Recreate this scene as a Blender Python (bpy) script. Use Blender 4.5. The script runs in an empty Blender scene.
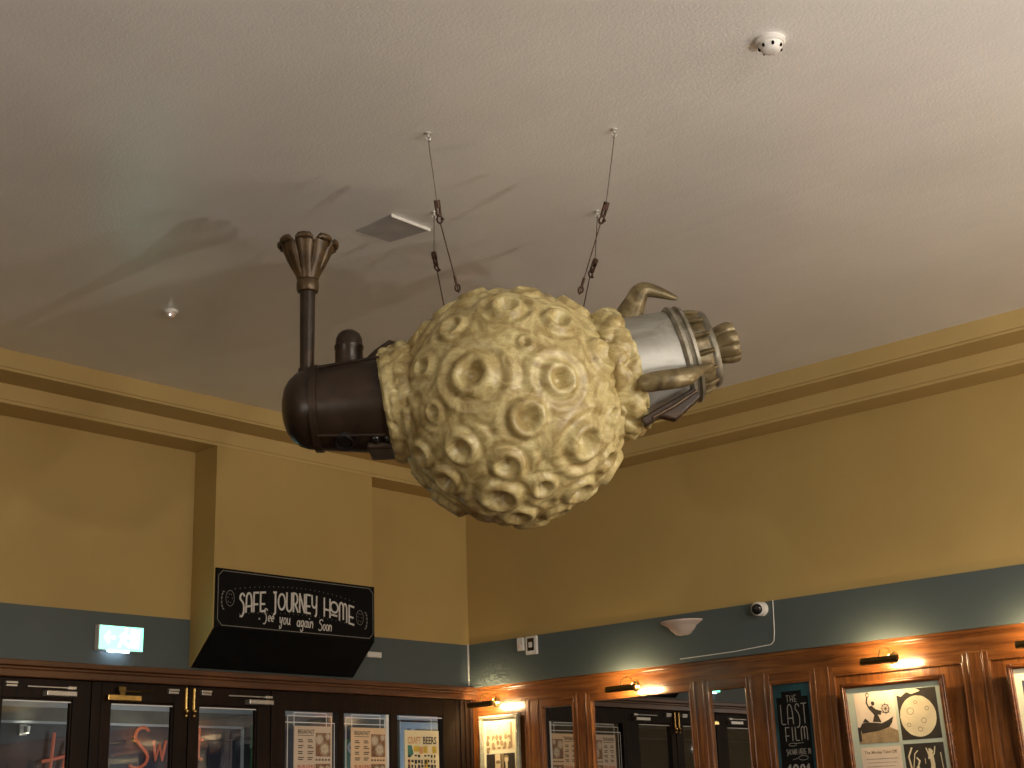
import bpy, bmesh, math, random
import numpy as np
from mathutils import Vector, Matrix
random.seed(7)
SC = bpy.context.scene
COL = SC.collection
PI = math.pi

# ------------------------------------------------------------------ camera
cam_d = bpy.data.cameras.new('camera'); cam = bpy.data.objects.new('camera', cam_d); COL.objects.link(cam)
cam_d.sensor_width = 36.0; cam_d.lens = 1408.255 / 1024 * 36.0; cam_d.clip_start = 0.05; cam_d.clip_end = 60
_r = (0.672491, -0.739297, -0.034572); _u = (-0.196092, -0.223026, 0.954886); _f = (0.713655, 0.635373, 0.294953)
cam.matrix_world = Matrix(((_r[0], _u[0], -_f[0], -8.1916), (_r[1], _u[1], -_f[1], -7.8366), (_r[2], _u[2], -_f[2], 1.6), (0, 0, 0, 1)))
SC.camera = cam
# ------------------------------------------------------------------ world, exposure
w = bpy.data.worlds.new('world'); SC.world = w; w.use_nodes = True
w.node_tree.nodes['Background'].inputs[0].default_value = (0.02, 0.025, 0.04, 1)
w.node_tree.nodes['Background'].inputs[1].default_value = 0.3
SC.view_settings.view_transform = 'Standard'; SC.view_settings.look = 'None'
SC.view_settings.gamma = 1; SC.view_settings.use_curve_mapping = False
SC.view_settings.exposure = 0.12
# ------------------------------------------------------------------ room lamps (pendants right of and behind the viewer), then added fill lights
def point(name, loc, power, color, size):
    d = bpy.data.lights.new(name, 'POINT'); d.energy = power; d.color = color; d.shadow_soft_size = size
    o = bpy.data.objects.new(name, d); COL.objects.link(o); o.location = loc; return o
WARM = (1.0, 0.80, 0.56); NEUT = (1.0, 0.955, 0.88)
point('lamp_or_fill_light', (-4.55, -8.60, 1.95), 135, NEUT, 0.06)
point('lamp_or_fill_light', (-3.38, -8.60, 1.95), 80, NEUT, 0.06)
point('lamp_or_fill_light', (-1.75, -7.40, 2.00), 60, WARM, 0.06)
point('lamp_or_fill_light', (-6.60, -8.30, 2.00), 30, NEUT, 0.06)
point('lamp_or_fill_light', (-6.2, -9.8, 3.75), 290, NEUT, 0.55)  # unseen soft fill, added high up to light the globe from above
point('lamp_or_fill_light', (-2.8, -10.2, 3.75), 200, NEUT, 0.45)  # second added fill, also unseen, high and soft
point('lamp_or_fill_light', (-9.6, -4.6, 2.5), 85, NEUT, 0.05)  # fill added on the left to lift the darker ceiling there
point('lobby_fill_light', (1.55, 1.0, 2.0), 16, (0.75, 0.88, 1.0), 0.03)  # unseen cool fill, added to light the bars behind the right pane
point('lobby_fill_light', (-1.9, 1.2, 2.2), 8, (1.0, 0.92, 0.85), 0.03)  # unseen fill, added to brighten the lobby behind the doors

# ------------------------------------------------------------------ materials
def nt(name):
    m = bpy.data.materials.new(name); m.use_nodes = True
    return m, m.node_tree, m.node_tree.nodes['Principled BSDF']
def noise(t, scale, detail=3, coord='Object', mscale=None, rough=0.5, dist=0.0):
    tc = t.nodes.new('ShaderNodeTexCoord'); mp = t.nodes.new('ShaderNodeMapping'); n = t.nodes.new('ShaderNodeTexNoise')
    t.links.new(tc.outputs[coord], mp.inputs[0]); t.links.new(mp.outputs[0], n.inputs['Vector'])
    if mscale: mp.inputs['Scale'].default_value = mscale
    n.inputs['Scale'].default_value = scale; n.inputs['Detail'].default_value = detail
    n.inputs['Roughness'].default_value = rough; n.inputs['Distortion'].default_value = dist
    return n
def ramp(t, src, stops):
    r = t.nodes.new('ShaderNodeValToRGB'); t.links.new(src, r.inputs[0])
    e = r.color_ramp.elements
    while len(e) < len(stops): e.new(0.5)
    for k, (p, c) in enumerate(stops):
        e[k].position = p; e[k].color = (*c, 1)
    return r
def bump(t, b, src, strength, distance):
    n = t.nodes.new('ShaderNodeBump'); n.inputs['Strength'].default_value = strength; n.inputs['Distance'].default_value = distance
    t.links.new(src, n.inputs['Height']); t.links.new(n.outputs[0], b.inputs['Normal'])
def mat(name, col, rough=0.5, metal=0.0, spec=0.5, var=0.0, vscale=6, bstr=0.0, bscale=80, bdist=0.002, ms=None):
    m, t, b = nt(name)
    b.inputs['Base Color'].default_value = (*col, 1); b.inputs['Roughness'].default_value = rough
    b.inputs['Metallic'].default_value = metal; b.inputs['Specular IOR Level'].default_value = spec
    if var:
        n = noise(t, vscale, 4, mscale=ms)
        r = ramp(t, n.outputs[0], [(0.3, [c * (1 - var) for c in col]), (0.7, [min(1, c * (1 + var)) for c in col])])
        t.links.new(r.outputs[0], b.inputs['Base Color'])
    if bstr:
        n2 = noise(t, bscale, 3); bump(t, b, n2.outputs[0], bstr, bdist)
    return m
def emit(name, col, s):
    m, t, b = nt(name)
    b.inputs['Base Color'].default_value = (*[c * 0.5 for c in col], 1); b.inputs['Roughness'].default_value = 0.4
    b.inputs['Emission Color'].default_value = (*col, 1); b.inputs['Emission Strength'].default_value = s
    return m
def wood(name, dark, light, horiz, rough=0.25, coat=0.4):
    m, t, b = nt(name)
    n = noise(t, 3.0, 6, mscale=((5, 0.7, 9) if horiz == 'y' else ((0.7, 5, 9) if horiz == 'x' else (9, 9, 0.8))), rough=0.6, dist=0.8)
    r = ramp(t, n.outputs[0], [(0.3, dark), (0.52, [(a + c) / 2 for a, c in zip(dark, light)]), (0.72, light)])
    k = noise(t, 1.7, 3, mscale=(1, 1, 1)); mx = t.nodes.new('ShaderNodeMix'); mx.data_type = 'RGBA'; mx.blend_type = 'MULTIPLY'
    kr = ramp(t, k.outputs[0], [(0.35, (0.6, 0.55, 0.5)), (0.6, (1, 1, 1))])
    mx.inputs[0].default_value = 1.0
    t.links.new(r.outputs[0], mx.inputs[6]); t.links.new(kr.outputs[0], mx.inputs[7]); t.links.new(mx.outputs[2], b.inputs['Base Color'])
    b.inputs['Roughness'].default_value = rough
    b.inputs['Coat Weight'].default_value = coat; b.inputs['Coat Roughness'].default_value = 0.2
    bump(t, b, n.outputs[0], 0.15, 0.002)
    return m
M = {}
def ceiling_mat():
    m, t, b = nt('ceiling_paint')
    n = noise(t, 1.1, 3); r = ramp(t, n.outputs[0], [(0.35, (0.74, 0.73, 0.705)), (0.65, (0.81, 0.80, 0.775))])
    t.links.new(r.outputs[0], b.inputs['Base Color'])
    b.inputs['Roughness'].default_value = 0.30; b.inputs['Specular IOR Level'].default_value = 0.5
    n2 = noise(t, 85, 2); n3 = noise(t, 1.4, 2, mscale=(3.0, 0.5, 1))
    a = t.nodes.new('ShaderNodeMath'); a.operation = 'MULTIPLY_ADD'; a.inputs[1].default_value = 3.0
    t.links.new(n3.outputs[0], a.inputs[0]); t.links.new(n2.outputs[0], a.inputs[2])
    bump(t, b, a.outputs[0], 0.24, 0.005)
    return m
M['ceiling'] = ceiling_mat()
M['ochre'] = mat('ochre_wall_paint', (0.445, 0.312, 0.112), 0.55, spec=0.35, var=0.05, vscale=1.5, bstr=0.12, bscale=90)
M['cornice'] = mat('ochre_cornice_paint', (0.49, 0.352, 0.140), 0.5, spec=0.4, var=0.05, vscale=2, bstr=0.05)
M['blue'] = mat('slate_blue_paint', (0.082, 0.104, 0.104), 0.45, spec=0.4, var=0.05, vscale=2, bstr=0.12, bscale=90)
M['wood_v'] = wood('varnished_pine_upright', (0.090, 0.027, 0.007), (0.27, 0.100, 0.024), 'z')
M['wood_h'] = wood('varnished_pine_rail', (0.090, 0.027, 0.007), (0.27, 0.100, 0.024), 'y')
M['dark_v'] = wood('dark_stained_upright', (0.009, 0.0045, 0.0025), (0.026, 0.011, 0.005), 'z', 0.55, 0.0); M['dark_v'].node_tree.nodes['Principled BSDF'].inputs['Specular IOR Level'].default_value = 0.2
M['dark_h'] = wood('dark_stained_rail', (0.085, 0.031, 0.010), (0.175, 0.070, 0.023), 'x', 0.3)
M['floor'] = wood('floor_boards', (0.06, 0.03, 0.015), (0.14, 0.07, 0.03), 'y', 0.4)
M['plain'] = mat('warm_rear_paint', (0.40, 0.30, 0.17), 0.7, var=0.05, vscale=1)
M['black'] = mat('matt_black_board', (0.006, 0.006, 0.006), 0.7, spec=0.1, var=0.2, vscale=8)
M['chalk'] = mat('chalk_paint', (0.62, 0.60, 0.56), 0.8, var=0.15, vscale=60)
M['chalk_dim'] = mat('grey_chalk', (0.22, 0.21, 0.19), 0.8, var=0.2, vscale=60)
M['white'] = mat('white_plastic', (0.72, 0.70, 0.66), 0.35, var=0.03)
M['black_gloss'] = mat('black_gloss', (0.006, 0.006, 0.007), 0.12, spec=0.6, var=0.1)
M['brass'] = mat('polished_brass', (0.72, 0.52, 0.20), 0.22, metal=1.0, var=0.1, vscale=12)
M['dull_brass'] = mat('aged_brass', (0.20, 0.14, 0.05), 0.38, metal=1.0, var=0.2, vscale=20)
M['steel'] = mat('brushed_steel', (0.62, 0.60, 0.56), 0.35, metal=0.7, var=0.08, vscale=20)
M['wire'] = mat('galvanised_wire', (0.10, 0.085, 0.065), 0.5, metal=0.5, var=0.2, vscale=30)
M['rust'] = mat('dark_rusty_steel', (0.055, 0.026, 0.016), 0.5, metal=0.5, var=0.4, vscale=60)
M['mirror'] = mat('mirror_glass', (0.55, 0.53, 0.50), 0.01, metal=1.0)
M['plaster'] = mat('ceramic_plaster', (0.62, 0.50, 0.43), 0.5, var=0.06, vscale=12)
M['silver_frame'] = mat('silver_gilt', (0.42, 0.40, 0.30), 0.35, metal=0.6, var=0.2, vscale=30)
M['mount_cream'] = mat('cream_mount', (0.72, 0.70, 0.52), 0.7, var=0.03)
M['mount_green'] = mat('pale_green_mount', (0.40, 0.45, 0.37), 0.7, var=0.03)
M['sepia_light'] = mat('sepia_light', (0.66, 0.56, 0.36), 0.5, var=0.12, vscale=14)
M['sepia_pale'] = mat('sepia_pale', (0.66, 0.54, 0.42), 0.5, var=0.10, vscale=9)
M['sepia_mid'] = mat('sepia_mid', (0.28, 0.20, 0.11), 0.5, var=0.25, vscale=30)
M['ink'] = mat('printing_ink', (0.035, 0.028, 0.02), 0.5, var=0.2, vscale=20)
M['menu_paper'] = mat('menu_paper', (0.68, 0.56, 0.43), 0.55, var=0.05, vscale=5)
M['menu_paper2'] = mat('menu_paper_peach', (0.80, 0.58, 0.36), 0.55, var=0.05, vscale=5)
M['menu_ink'] = mat('menu_ink', (0.10, 0.065, 0.04), 0.6, var=0.2, vscale=30)
M['menu_red'] = mat('menu_red_ink', (0.50, 0.11, 0.06), 0.6, var=0.2, vscale=30)
M['food'] = mat('food_photo_brown', (0.24, 0.12, 0.06), 0.6, var=0.6, vscale=45)
M['food_pale'] = mat('food_photo_pale', (0.60, 0.50, 0.36), 0.6, var=0.3, vscale=70)
M['beer_cream'] = mat('beer_poster_cream', (0.88, 0.78, 0.50), 0.55, var=0.05)
M['beer_yellow'] = mat('beer_poster_yellow', (0.72, 0.50, 0.06), 0.55, var=0.15, vscale=30)
M['beer_orange'] = mat('beer_poster_orange', (0.72, 0.34, 0.14), 0.55, var=0.2, vscale=30)
M['beer_teal'] = mat('beer_poster_teal', (0.06, 0.22, 0.17), 0.55, var=0.2, vscale=30)
M['line_white'] = mat('etched_white_line', (0.85, 0.85, 0.83), 0.6, var=0.05)
M['lobby_blue'] = mat('lobby_navy_paint', (0.050, 0.058, 0.088), 0.6, var=0.15, vscale=2)
M['lobby_grey'] = mat('lobby_grey_plaster', (0.20, 0.185, 0.155), 0.8, var=0.3, vscale=4)
M['lobby_white'] = mat('lobby_white_trim', (0.62, 0.66, 0.72), 0.5, var=0.05)
M['green'] = mat('green_sign_paint', (0.04, 0.23, 0.075), 0.45, var=0.1)
M['hatch'] = mat('hatch_grey_plastic', (0.40, 0.38, 0.375), 0.5, var=0.12, vscale=9)
M['bulb'] = emit('warm_lamp_tube', (1.0, 0.72, 0.38), 560)
M['exit_green'] = emit('exit_green', (0.16, 1.0, 0.62), 4.0)
M['exit_white'] = emit('exit_white', (0.62, 1.0, 0.90), 10.0)
M['exit_strip'] = emit('exit_strip', (0.55, 0.75, 1.0), 16)
M['glow_red'] = emit('glow_red', (0.80, 0.19, 0.11), 0.20)  # lettering red with a faint glow put into the colour
M['sconce_bulb'] = emit('sconce_bulb', (1.0, 0.90, 0.72), 40)
M['red_led'] = emit('tiny_white_led', (1.0, 0.95, 0.9), 3)

def moon_mat():
    m, t, b = nt('cream_gold_brushed_paint')
    n = noise(t, 9, 6, rough=0.62, dist=1.6); n2 = noise(t, 26, 4, mscale=(1, 1, 3.2), dist=1.0)
    r = ramp(t, n.outputs[0], [(0.28, (0.22, 0.150, 0.052)), (0.44, (0.38, 0.292, 0.120)), (0.58, (0.55, 0.465, 0.225)), (0.76, (0.68, 0.61, 0.34))])
    mx = t.nodes.new('ShaderNodeMix'); mx.data_type = 'RGBA'; mx.blend_type = 'MULTIPLY'; mx.inputs[0].default_value = 0.7
    r2 = ramp(t, n2.outputs[0], [(0.35, (0.80, 0.76, 0.68)), (0.62, (1, 1, 1))])
    t.links.new(r.outputs[0], mx.inputs[6]); t.links.new(r2.outputs[0], mx.inputs[7]); t.links.new(mx.outputs[2], b.inputs['Base Color'])
    b.inputs['Roughness'].default_value = 0.42; b.inputs['Coat Weight'].default_value = 0.2; b.inputs['Coat Roughness'].default_value = 0.2
    bump(t, b, n2.outputs[0], 0.14, 0.005)
    return m
M['moon'] = moon_mat()
def metal_paint(name, a, c, d, rough, metal, sc=7):
    m, t, b = nt(name)
    n = noise(t, sc, 5, rough=0.6, dist=0.8)
    r = ramp(t, n.outputs[0], [(0.3, a), (0.5, c), (0.75, d)])
    t.links.new(r.outputs[0], b.inputs['Base Color'])
    b.inputs['Roughness'].default_value = rough; b.inputs['Metallic'].default_value = metal
    bump(t, b, n.outputs[0], 0.25, 0.004)
    return m
M['hull'] = metal_paint('dark_bronze_paint', (0.016, 0.011, 0.008), (0.032, 0.020, 0.013), (0.060, 0.033, 0.018), 0.34, 0.25)
M['funnel'] = metal_paint('brown_bronze_paint', (0.030, 0.018, 0.010), (0.075, 0.045, 0.020), (0.13, 0.08, 0.035), 0.38, 0.3, 12)
M['silver'] = metal_paint('aged_silver_paint', (0.20, 0.185, 0.15), (0.34, 0.33, 0.29), (0.50, 0.49, 0.46), 0.48, 0.35, 5)
M['bronze'] = metal_paint('antique_gold_paint', (0.050, 0.035, 0.015), (0.16, 0.12, 0.056), (0.33, 0.27, 0.15), 0.36, 0.4, 10)
M['pewter'] = metal_paint('pewter_bronze_paint', (0.07, 0.058, 0.036), (0.19, 0.17, 0.125), (0.38, 0.35, 0.29), 0.42, 0.45, 9)
def glass_mat():
    m, t, b = nt('window_glass'); t.nodes.remove(b)
    out = t.nodes['Material Output']; tr = t.nodes.new('ShaderNodeBsdfTransparent'); g = t.nodes.new('ShaderNodeBsdfGlossy')
    fr = t.nodes.new('ShaderNodeFresnel'); fr.inputs[0].default_value = 1.95; ge = t.nodes.new('ShaderNodeNewGeometry'); mu = t.nodes.new('ShaderNodeMath'); mu.operation = 'SUBTRACT'; mu.use_clamp = True; t.links.new(fr.outputs[0], mu.inputs[0]); t.links.new(ge.outputs['Backfacing'], mu.inputs[1]); mx = t.nodes.new('ShaderNodeMixShader')
    tr.inputs[0].default_value = (0.86, 0.90, 0.90, 1); g.inputs['Roughness'].default_value = 0.01
    t.links.new(mu.outputs[0], mx.inputs[0]); t.links.new(tr.outputs[0], mx.inputs[1]); t.links.new(g.outputs[0], mx.inputs[2])
    t.links.new(mx.outputs[0], out.inputs[0]); return m
M['glass'] = glass_mat()

# ------------------------------------------------------------------ mesh helpers
class MB:
    def __init__(s): s.v = []; s.f = []; s.m = []
    def add(s, vs, fs, mi=0):
        o = len(s.v); s.v += [tuple(p) for p in vs]; s.f += [tuple(i + o for i in f) for f in fs]; s.m += [mi] * len(fs); return s
    def box(s, x0, x1, y0, y1, z0, z1, mi=0):
        x0, x1 = sorted((x0, x1)); y0, y1 = sorted((y0, y1)); z0, z1 = sorted((z0, z1))
        return s.add([(x0, y0, z0), (x1, y0, z0), (x1, y1, z0), (x0, y1, z0), (x0, y0, z1), (x1, y0, z1), (x1, y1, z1), (x0, y1, z1)],
                     [(0, 3, 2, 1), (4, 5, 6, 7), (0, 1, 5, 4), (1, 2, 6, 5), (2, 3, 7, 6), (3, 0, 4, 7)], mi)
    def lathe(s, prof, org=(0, 0, 0), ax=(0, 0, 1), seg=32, mi=0, rfun=None, a0=0, a1=2 * PI, cap=True):
        org = Vector(org); ax = Vector(ax).normalized()
        e1 = ax.orthogonal().normalized(); e2 = ax.cross(e1)
        full = abs(a1 - a0 - 2 * PI) < 1e-6; n = seg if full else seg + 1
        vs = []
        for k, (h, r) in enumerate(prof):
            for j in range(n):
                a = a0 + (a1 - a0) * j / seg; rr = r if rfun is None else rfun(k, h, r, a)
                vs.append(org + ax * h + (e1 * math.cos(a) + e2 * math.sin(a)) * rr)
        fs = []
        for k in range(len(prof) - 1):
            for j in range(seg):
                j2 = (j + 1) % n
                fs.append((k * n + j, k * n + j2, (k + 1) * n + j2, (k + 1) * n + j))
        if cap and full:
            fs.append(tuple(range(n))[::-1]); fs.append(tuple((len(prof) - 1) * n + j for j in range(n)))
        return s.add(vs, fs, mi)
    def tube(s, pts, rad, seg=10, mi=0, flat=1.0, up=(0, 0, 1), a_off=0.0):
        pts = [Vector(p) for p in pts]; n = len(pts)
        if not hasattr(rad, '__len__'): rad = [rad] * n
        vs = []; fs = []; upv = Vector(up); prev = None
        for k, p in enumerate(pts):
            t = (pts[min(k + 1, n - 1)] - pts[max(k - 1, 0)]).normalized()
            if prev is None:
                e1 = upv - t * upv.dot(t)
                if e1.length < 1e-3: e1 = t.orthogonal()
                e1.normalize()
            else:
                e1 = (prev - t * prev.dot(t)).normalized()
            prev = e1; e2 = t.cross(e1)
            for j in range(seg):
                a = 2 * PI * j / seg + a_off
                vs.append(p + (e1 * math.cos(a) + e2 * math.sin(a) * flat) * rad[k])
        for k in range(n - 1):
            for j in range(seg):
                j2 = (j + 1) % seg
                fs.append((k * seg + j, k * seg + j2, (k + 1) * seg + j2, (k + 1) * seg + j))
        fs.append(tuple(range(seg))[::-1]); fs.append(tuple((n - 1) * seg + j for j in range(seg)))
        return s.add(vs, fs, mi)
    def ball(s, c, r, seg=16, rings=8, sc=(1, 1, 1), mi=0):
        vs = [(c[0], c[1], c[2] - r * sc[2])]; fs = []
        for k in range(1, rings):
            a = -PI / 2 + PI * k / rings
            for j in range(seg):
                b = 2 * PI * j / seg
                vs.append((c[0] + r * sc[0] * math.cos(a) * math.cos(b), c[1] + r * sc[1] * math.cos(a) * math.sin(b), c[2] + r * sc[2] * math.sin(a)))
        vs.append((c[0], c[1], c[2] + r * sc[2])); T = len(vs) - 1
        for j in range(seg):
            j2 = (j + 1) % seg
            fs.append((0, 1 + j2, 1 + j)); fs.append((T, 1 + (rings - 2) * seg + j, 1 + (rings - 2) * seg + j2))
            for k in range(rings - 2):
                fs.append((1 + k * seg + j, 1 + k * seg + j2, 1 + (k + 1) * seg + j2, 1 + (k + 1) * seg + j))
        return s.add(vs, fs, mi)
    def torus(s, c, ax, R, r, seg=24, rs=8, mi=0):
        c = Vector(c); ax = Vector(ax).normalized(); e1 = ax.orthogonal().normalized(); e2 = ax.cross(e1)
        vs = []; fs = []
        for j in range(seg):
            a = 2 * PI * j / seg; d = e1 * math.cos(a) + e2 * math.sin(a)
            for k in range(rs):
                b = 2 * PI * k / rs; vs.append(c + d * (R + r * math.cos(b)) + ax * r * math.sin(b))
        for j in range(seg):
            for k in range(rs):
                j2 = (j + 1) % seg; k2 = (k + 1) % rs
                fs.append((j * rs + k, j2 * rs + k, j2 * rs + k2, j * rs + k2))
        return s.add(vs, fs, mi)
def link(name, me, parent=None):
    o = bpy.data.objects.new(name, me); COL.objects.link(o)
    if parent is not None: o.parent = parent
    return o
def build(name, mb, mats, parent=None, smooth=None, bevel=0, world=True, label=None):
    """mesh coordinates are room coordinates; under an Empty they are shifted into its frame"""
    off = Vector((0, 0, 0)); p = parent
    if world:
        while p is not None: off += p.location; p = p.parent
    me = bpy.data.meshes.new(name)
    me.from_pydata([(a - off.x, b - off.y, c - off.z) for a, b, c in mb.v], [], mb.f)
    for m in (mats if isinstance(mats, (list, tuple)) else [mats]): me.materials.append(m)
    me.polygons.foreach_set('material_index', mb.m)
    bm = bmesh.new(); bm.from_mesh(me); bmesh.ops.recalc_face_normals(bm, faces=bm.faces); bm.to_mesh(me); bm.free()
    if smooth:
        me.polygons.foreach_set('use_smooth', [True] * len(me.polygons)); me.set_sharp_from_angle(angle=math.radians(smooth))
    me.update(); o = link(name, me, parent)
    if bevel:
        b = o.modifiers.new('bevel', 'BEVEL'); b.width = bevel; b.segments = 2; b.limit_method = 'ANGLE'
    if label: o['label'] = label
    return o
def tag(o, label, cat, group=None):
    o['label'] = label; o['category'] = cat
    if group: o['group'] = group
    return o
def thing(name, loc, label, cat, group=None, rotz=0):
    o = bpy.data.objects.new(name, None); COL.objects.link(o); o.location = loc; o.rotation_euler = (0, 0, rotz)
    o.empty_display_size = 0.1
    return tag(o, label, cat, group)
def struct(name, mb, mats, bevel=0, smooth=None, parent=None):
    o = build(name, mb, mats, parent, smooth, bevel); o['kind'] = 'structure'; return o
def copy_tree(o, parent=None):
    c = o.copy(); COL.objects.link(c); c.parent = parent
    for ch in o.children: copy_tree(ch, c)
    return c

# flat drawing: 2D polylines and polygons put on a plane  P(u, v, lift)
def ribbons(mb, lines, wd, P, lift=0.001, mi=0):
    for ln in lines:
        for (a, b) in zip(ln[:-1], ln[1:]):
            dx, dy = b[0] - a[0], b[1] - a[1]; L = math.hypot(dx, dy)
            if L < 1e-9: continue
            nx, ny = -dy / L * wd / 2, dx / L * wd / 2; ex, ey = dx / L * wd * .3, dy / L * wd * .3
            mb.add([P(a[0] + nx - ex, a[1] + ny - ey, lift), P(a[0] - nx - ex, a[1] - ny - ey, lift), P(b[0] - nx + ex, b[1] - ny + ey, lift), P(b[0] + nx + ex, b[1] + ny + ey, lift)], [(0, 1, 2, 3)], mi)
            lift += 0.000004
def poly(mb, pts, P, lift=0.001, mi=0): mb.add([P(u, v, lift) for u, v in pts], [tuple(range(len(pts)))], mi)
def rect(mb, u0, u1, v0, v1, P, lift=0.001, mi=0): poly(mb, [(u0, v0), (u1, v0), (u1, v1), (u0, v1)], P, lift, mi)
def arc(cx, cy, rx, ry, a0, a1, n=10):
    return [(cx + rx * math.cos(math.radians(a0 + (a1 - a0) * k / n)), cy + ry * math.sin(math.radians(a0 + (a1 - a0) * k / n))) for k in range(n + 1)]
# narrow deco capitals, height 1: (width, strokes)
G = {
 'S': (.34, [arc(.19, .80, .15, .20, 20, 200, 8) + arc(.13, .20, .19, .40, 60, -110, 8)[:]]),
 'A': (.44, [[(0, 0), (.03, .6)] + arc(.20, .72, .17, .28, 170, 10, 8) + [(.40, .6), (.42, 0)], [(.02, .30), (.41, .30)]]),
 'F': (.36, [[(0, 0), (0, 1), (.34, 1)], [(-.05, .38), (.28, .38)]]),
 'E': (.36, [[(.35, 1), (0, 1), (0, 0), (.35, 0)], [(0, .38), (.30, .38)]]),
 'J': (.32, [[(.06, 1), (.26, 1)], [(.20, 1), (.20, .05)] + arc(.10, .0, .10, .18, 0, -110, 6)]),
 'O': (.56, [arc(.27, .5, .27, .42, 0, 360, 20)]),
 'U': (.42, [[(0, 1), (0, .3)] + arc(.20, .26, .20, .26, 180, 360, 8) + [(.40, 1)]]),
 'R': (.40, [[(0, 0), (0, 1)] + arc(.12, .70, .22, .30, 90, -90, 8) + [(0, .40)], [(.14, .40), (.38, 0)]]),
 'N': (.42, [[(0, 0), (0, 1), (.40, 0), (.40, 1)]]),
 'Y': (.42, [[(0, 1), (.02, .55)] + arc(.20, .55, .18, .20, 180, 360, 6), [(.40, 1), (.38, .3)] + arc(.25, .1, .13, .22, 10, -80, 4)]),
 'H': (.44, [[(0, 1), (0, 0)], [(.42, 1), (.42, 0)], [(0, .38), (.42, .38)]]),
 'M': (.56, [[(0, 0), (0, .7)] + arc(.14, .74, .14, .26, 180, 0, 6) + [(.28, .1)], [(.28, .7)] + arc(.41, .74, .13, .26, 180, 0, 6) + [(.54, 0)]]),
 'T': (.40, [[(0, 1), (.40, 1)], [(.20, 1), (.20, 0)]]),
 'L': (.32, [[(0, 1), (0, .2)] + arc(.10, .12, .10, .12, 180, 270, 4) + [(.30, 0)]]),
 'I': (.10, [[(.04, 1), (.04, 0)]]),
 'W': (.56, [[(0, 1), (.12, 0), (.28, .8), (.42, 0), (.54, 1)]]),
 '1': (.22, [[(0, .8), (.14, 1), (.14, 0)]]),
 '9': (.40, [arc(.20, .72, .18, .27, 0, 360, 14), [(.38, .72), (.34, .2), (.12, 0)]]),
 '8': (.40, [arc(.20, .74, .16, .24, 0, 360, 12), arc(.20, .26, .19, .26, 0, 360, 12)]),
 ' ': (.32, []), '.': (.1, [[(0, 0), (.02, 0)]]),
 # joined-up hand
 's': (.30, [arc(.18, .38, .10, .10, 30, 220, 6) + arc(.14, .12, .12, .14, 60, -140, 6)]),
 'e': (.30, [[(.02, .22), (.24, .28)] + arc(.14, .26, .11, .22, 10, 310, 10)]),
 'y': (.32, [[(.0, .5), (.06, .1), (.16, .08), (.24, .5)], [(.24, .5), (.18, -.3), (.05, -.35), (.04, -.15)]]),
 'o': (.30, [arc(.13, .24, .12, .24, 0, 360, 12)]),
 'u': (.32, [[(.0, .48), (.02, .1), (.12, 0), (.22, .12), (.24, .48), (.25, .05), (.32, .02)]]),
 'a': (.32, [arc(.13, .24, .12, .22, 0, 360, 10), [(.25, .48), (.25, .04), (.32, .02)]]),
 'g': (.32, [arc(.13, .26, .12, .22, 0, 360, 10), [(.25, .48), (.24, -.25), (.12, -.38), (.02, -.22)]]),
 'i': (.16, [[(.04, .45), (.05, .05), (.14, .02)], [(.05, .66), (.06, .70)]]),
 'n': (.32, [[(0, 0), (.02, .48), (.06, .36), (.15, .48), (.23, .36), (.24, .0)]]),
 'm': (.46, [[(0, 0), (.02, .48), (.06, .36), (.13, .48), (.19, .34), (.19, .0)], [(.19, .34), (.28, .48), (.36, .34), (.38, 0)]]),
 'w': (.42, [[(0, .5), (.08, 0), (.19, .4), (.28, 0), (.38, .5)]]),
 't': (.26, [[(.12, .85), (.10, .08), (.22, .02)], [(.0, .52), (.24, .54)]]),
}
def word(txt, size, gap=.14):
    out = []; x = 0
    for ch in txt:
        wd, st = G[ch]
        out += [[((x + a) * size, b * size) for a, b in ln] for ln in st]; x += wd + gap
    return out, (x - gap) * size
def put(lines, u, v, shear=0, arcf=None):
    return [[(a + u + shear * b, b + v + (arcf(a) if arcf else 0)) for a, b in ln] for ln in lines]

# ------------------------------------------------------------------ room shell
H = 4.321
struct('floor', MB().box(-12.2, 0.25, -12.2, 0.1, -0.1, 0), M['floor'])
struct('ceiling', MB().box(-12.2, 0.25, -12.2, 0.25, H, H + 0.12), M['ceiling'])
struct('wall_back', MB().box(-12.2, 0.25, -12.2, -12.0, 0, H), M['plain'])
struct('wall_side', MB().box(-12.2, -12.0, -12.0, 0.25, 0, H), M['plain'])
ZB = 2.931
m = MB()                                            # left wall above the door screen; ochre over slate blue
m.box(-12, 0.0, 0, 0.2, ZB, H, 0); m.box(-12, 0.0, 0, 0.2, 2.55, ZB, 1)
struct('wall_left', m, [M['ochre'], M['blue']])
m = MB()
m.box(-0.020, 0.2, -12, 0.2, ZB, H, 0); m.box(-0.035, 0.2, -12, 0.2, 2.595, ZB, 1); m.box(0.05, 0.2, -12, 0.2, 0, 2.60, 2)
struct('wall_right', m, [M['ochre'], M['blue'], M['wood_v']])
# stepped cornice swept round both walls
d1, z1, d2, z2 = 0.477, 4.193, 0.245, 4.071
prof = [(d1, H), (d1, z1 + 0.022), (d1 - .006, z1 + 0.020), (d1 - .006, z1 + 0.015), (d1 + .004, z1 + 0.012), (d1 + .004, z1), (d2, z1),
        (d2, z2 + 0.026), (d2 - .006, z2 + 0.024), (d2 - .006, z2 + 0.018), (d2 + .004, z2 + 0.015), (d2 + .004, z2), (0, z2)]
m = MB(); n = len(prof); vs = [(-12, -d, z) for d, z in prof] + [(-d, -d, z) for d, z in prof] + [(-d, -12, z) for d, z in prof]
m.add(vs, [(k + s, k + 1 + s, k + 1 + n + s, k + n + s) for s in (0, n) for k in range(n - 1)])
struct('trim_1', m, M['cornice'])
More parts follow.
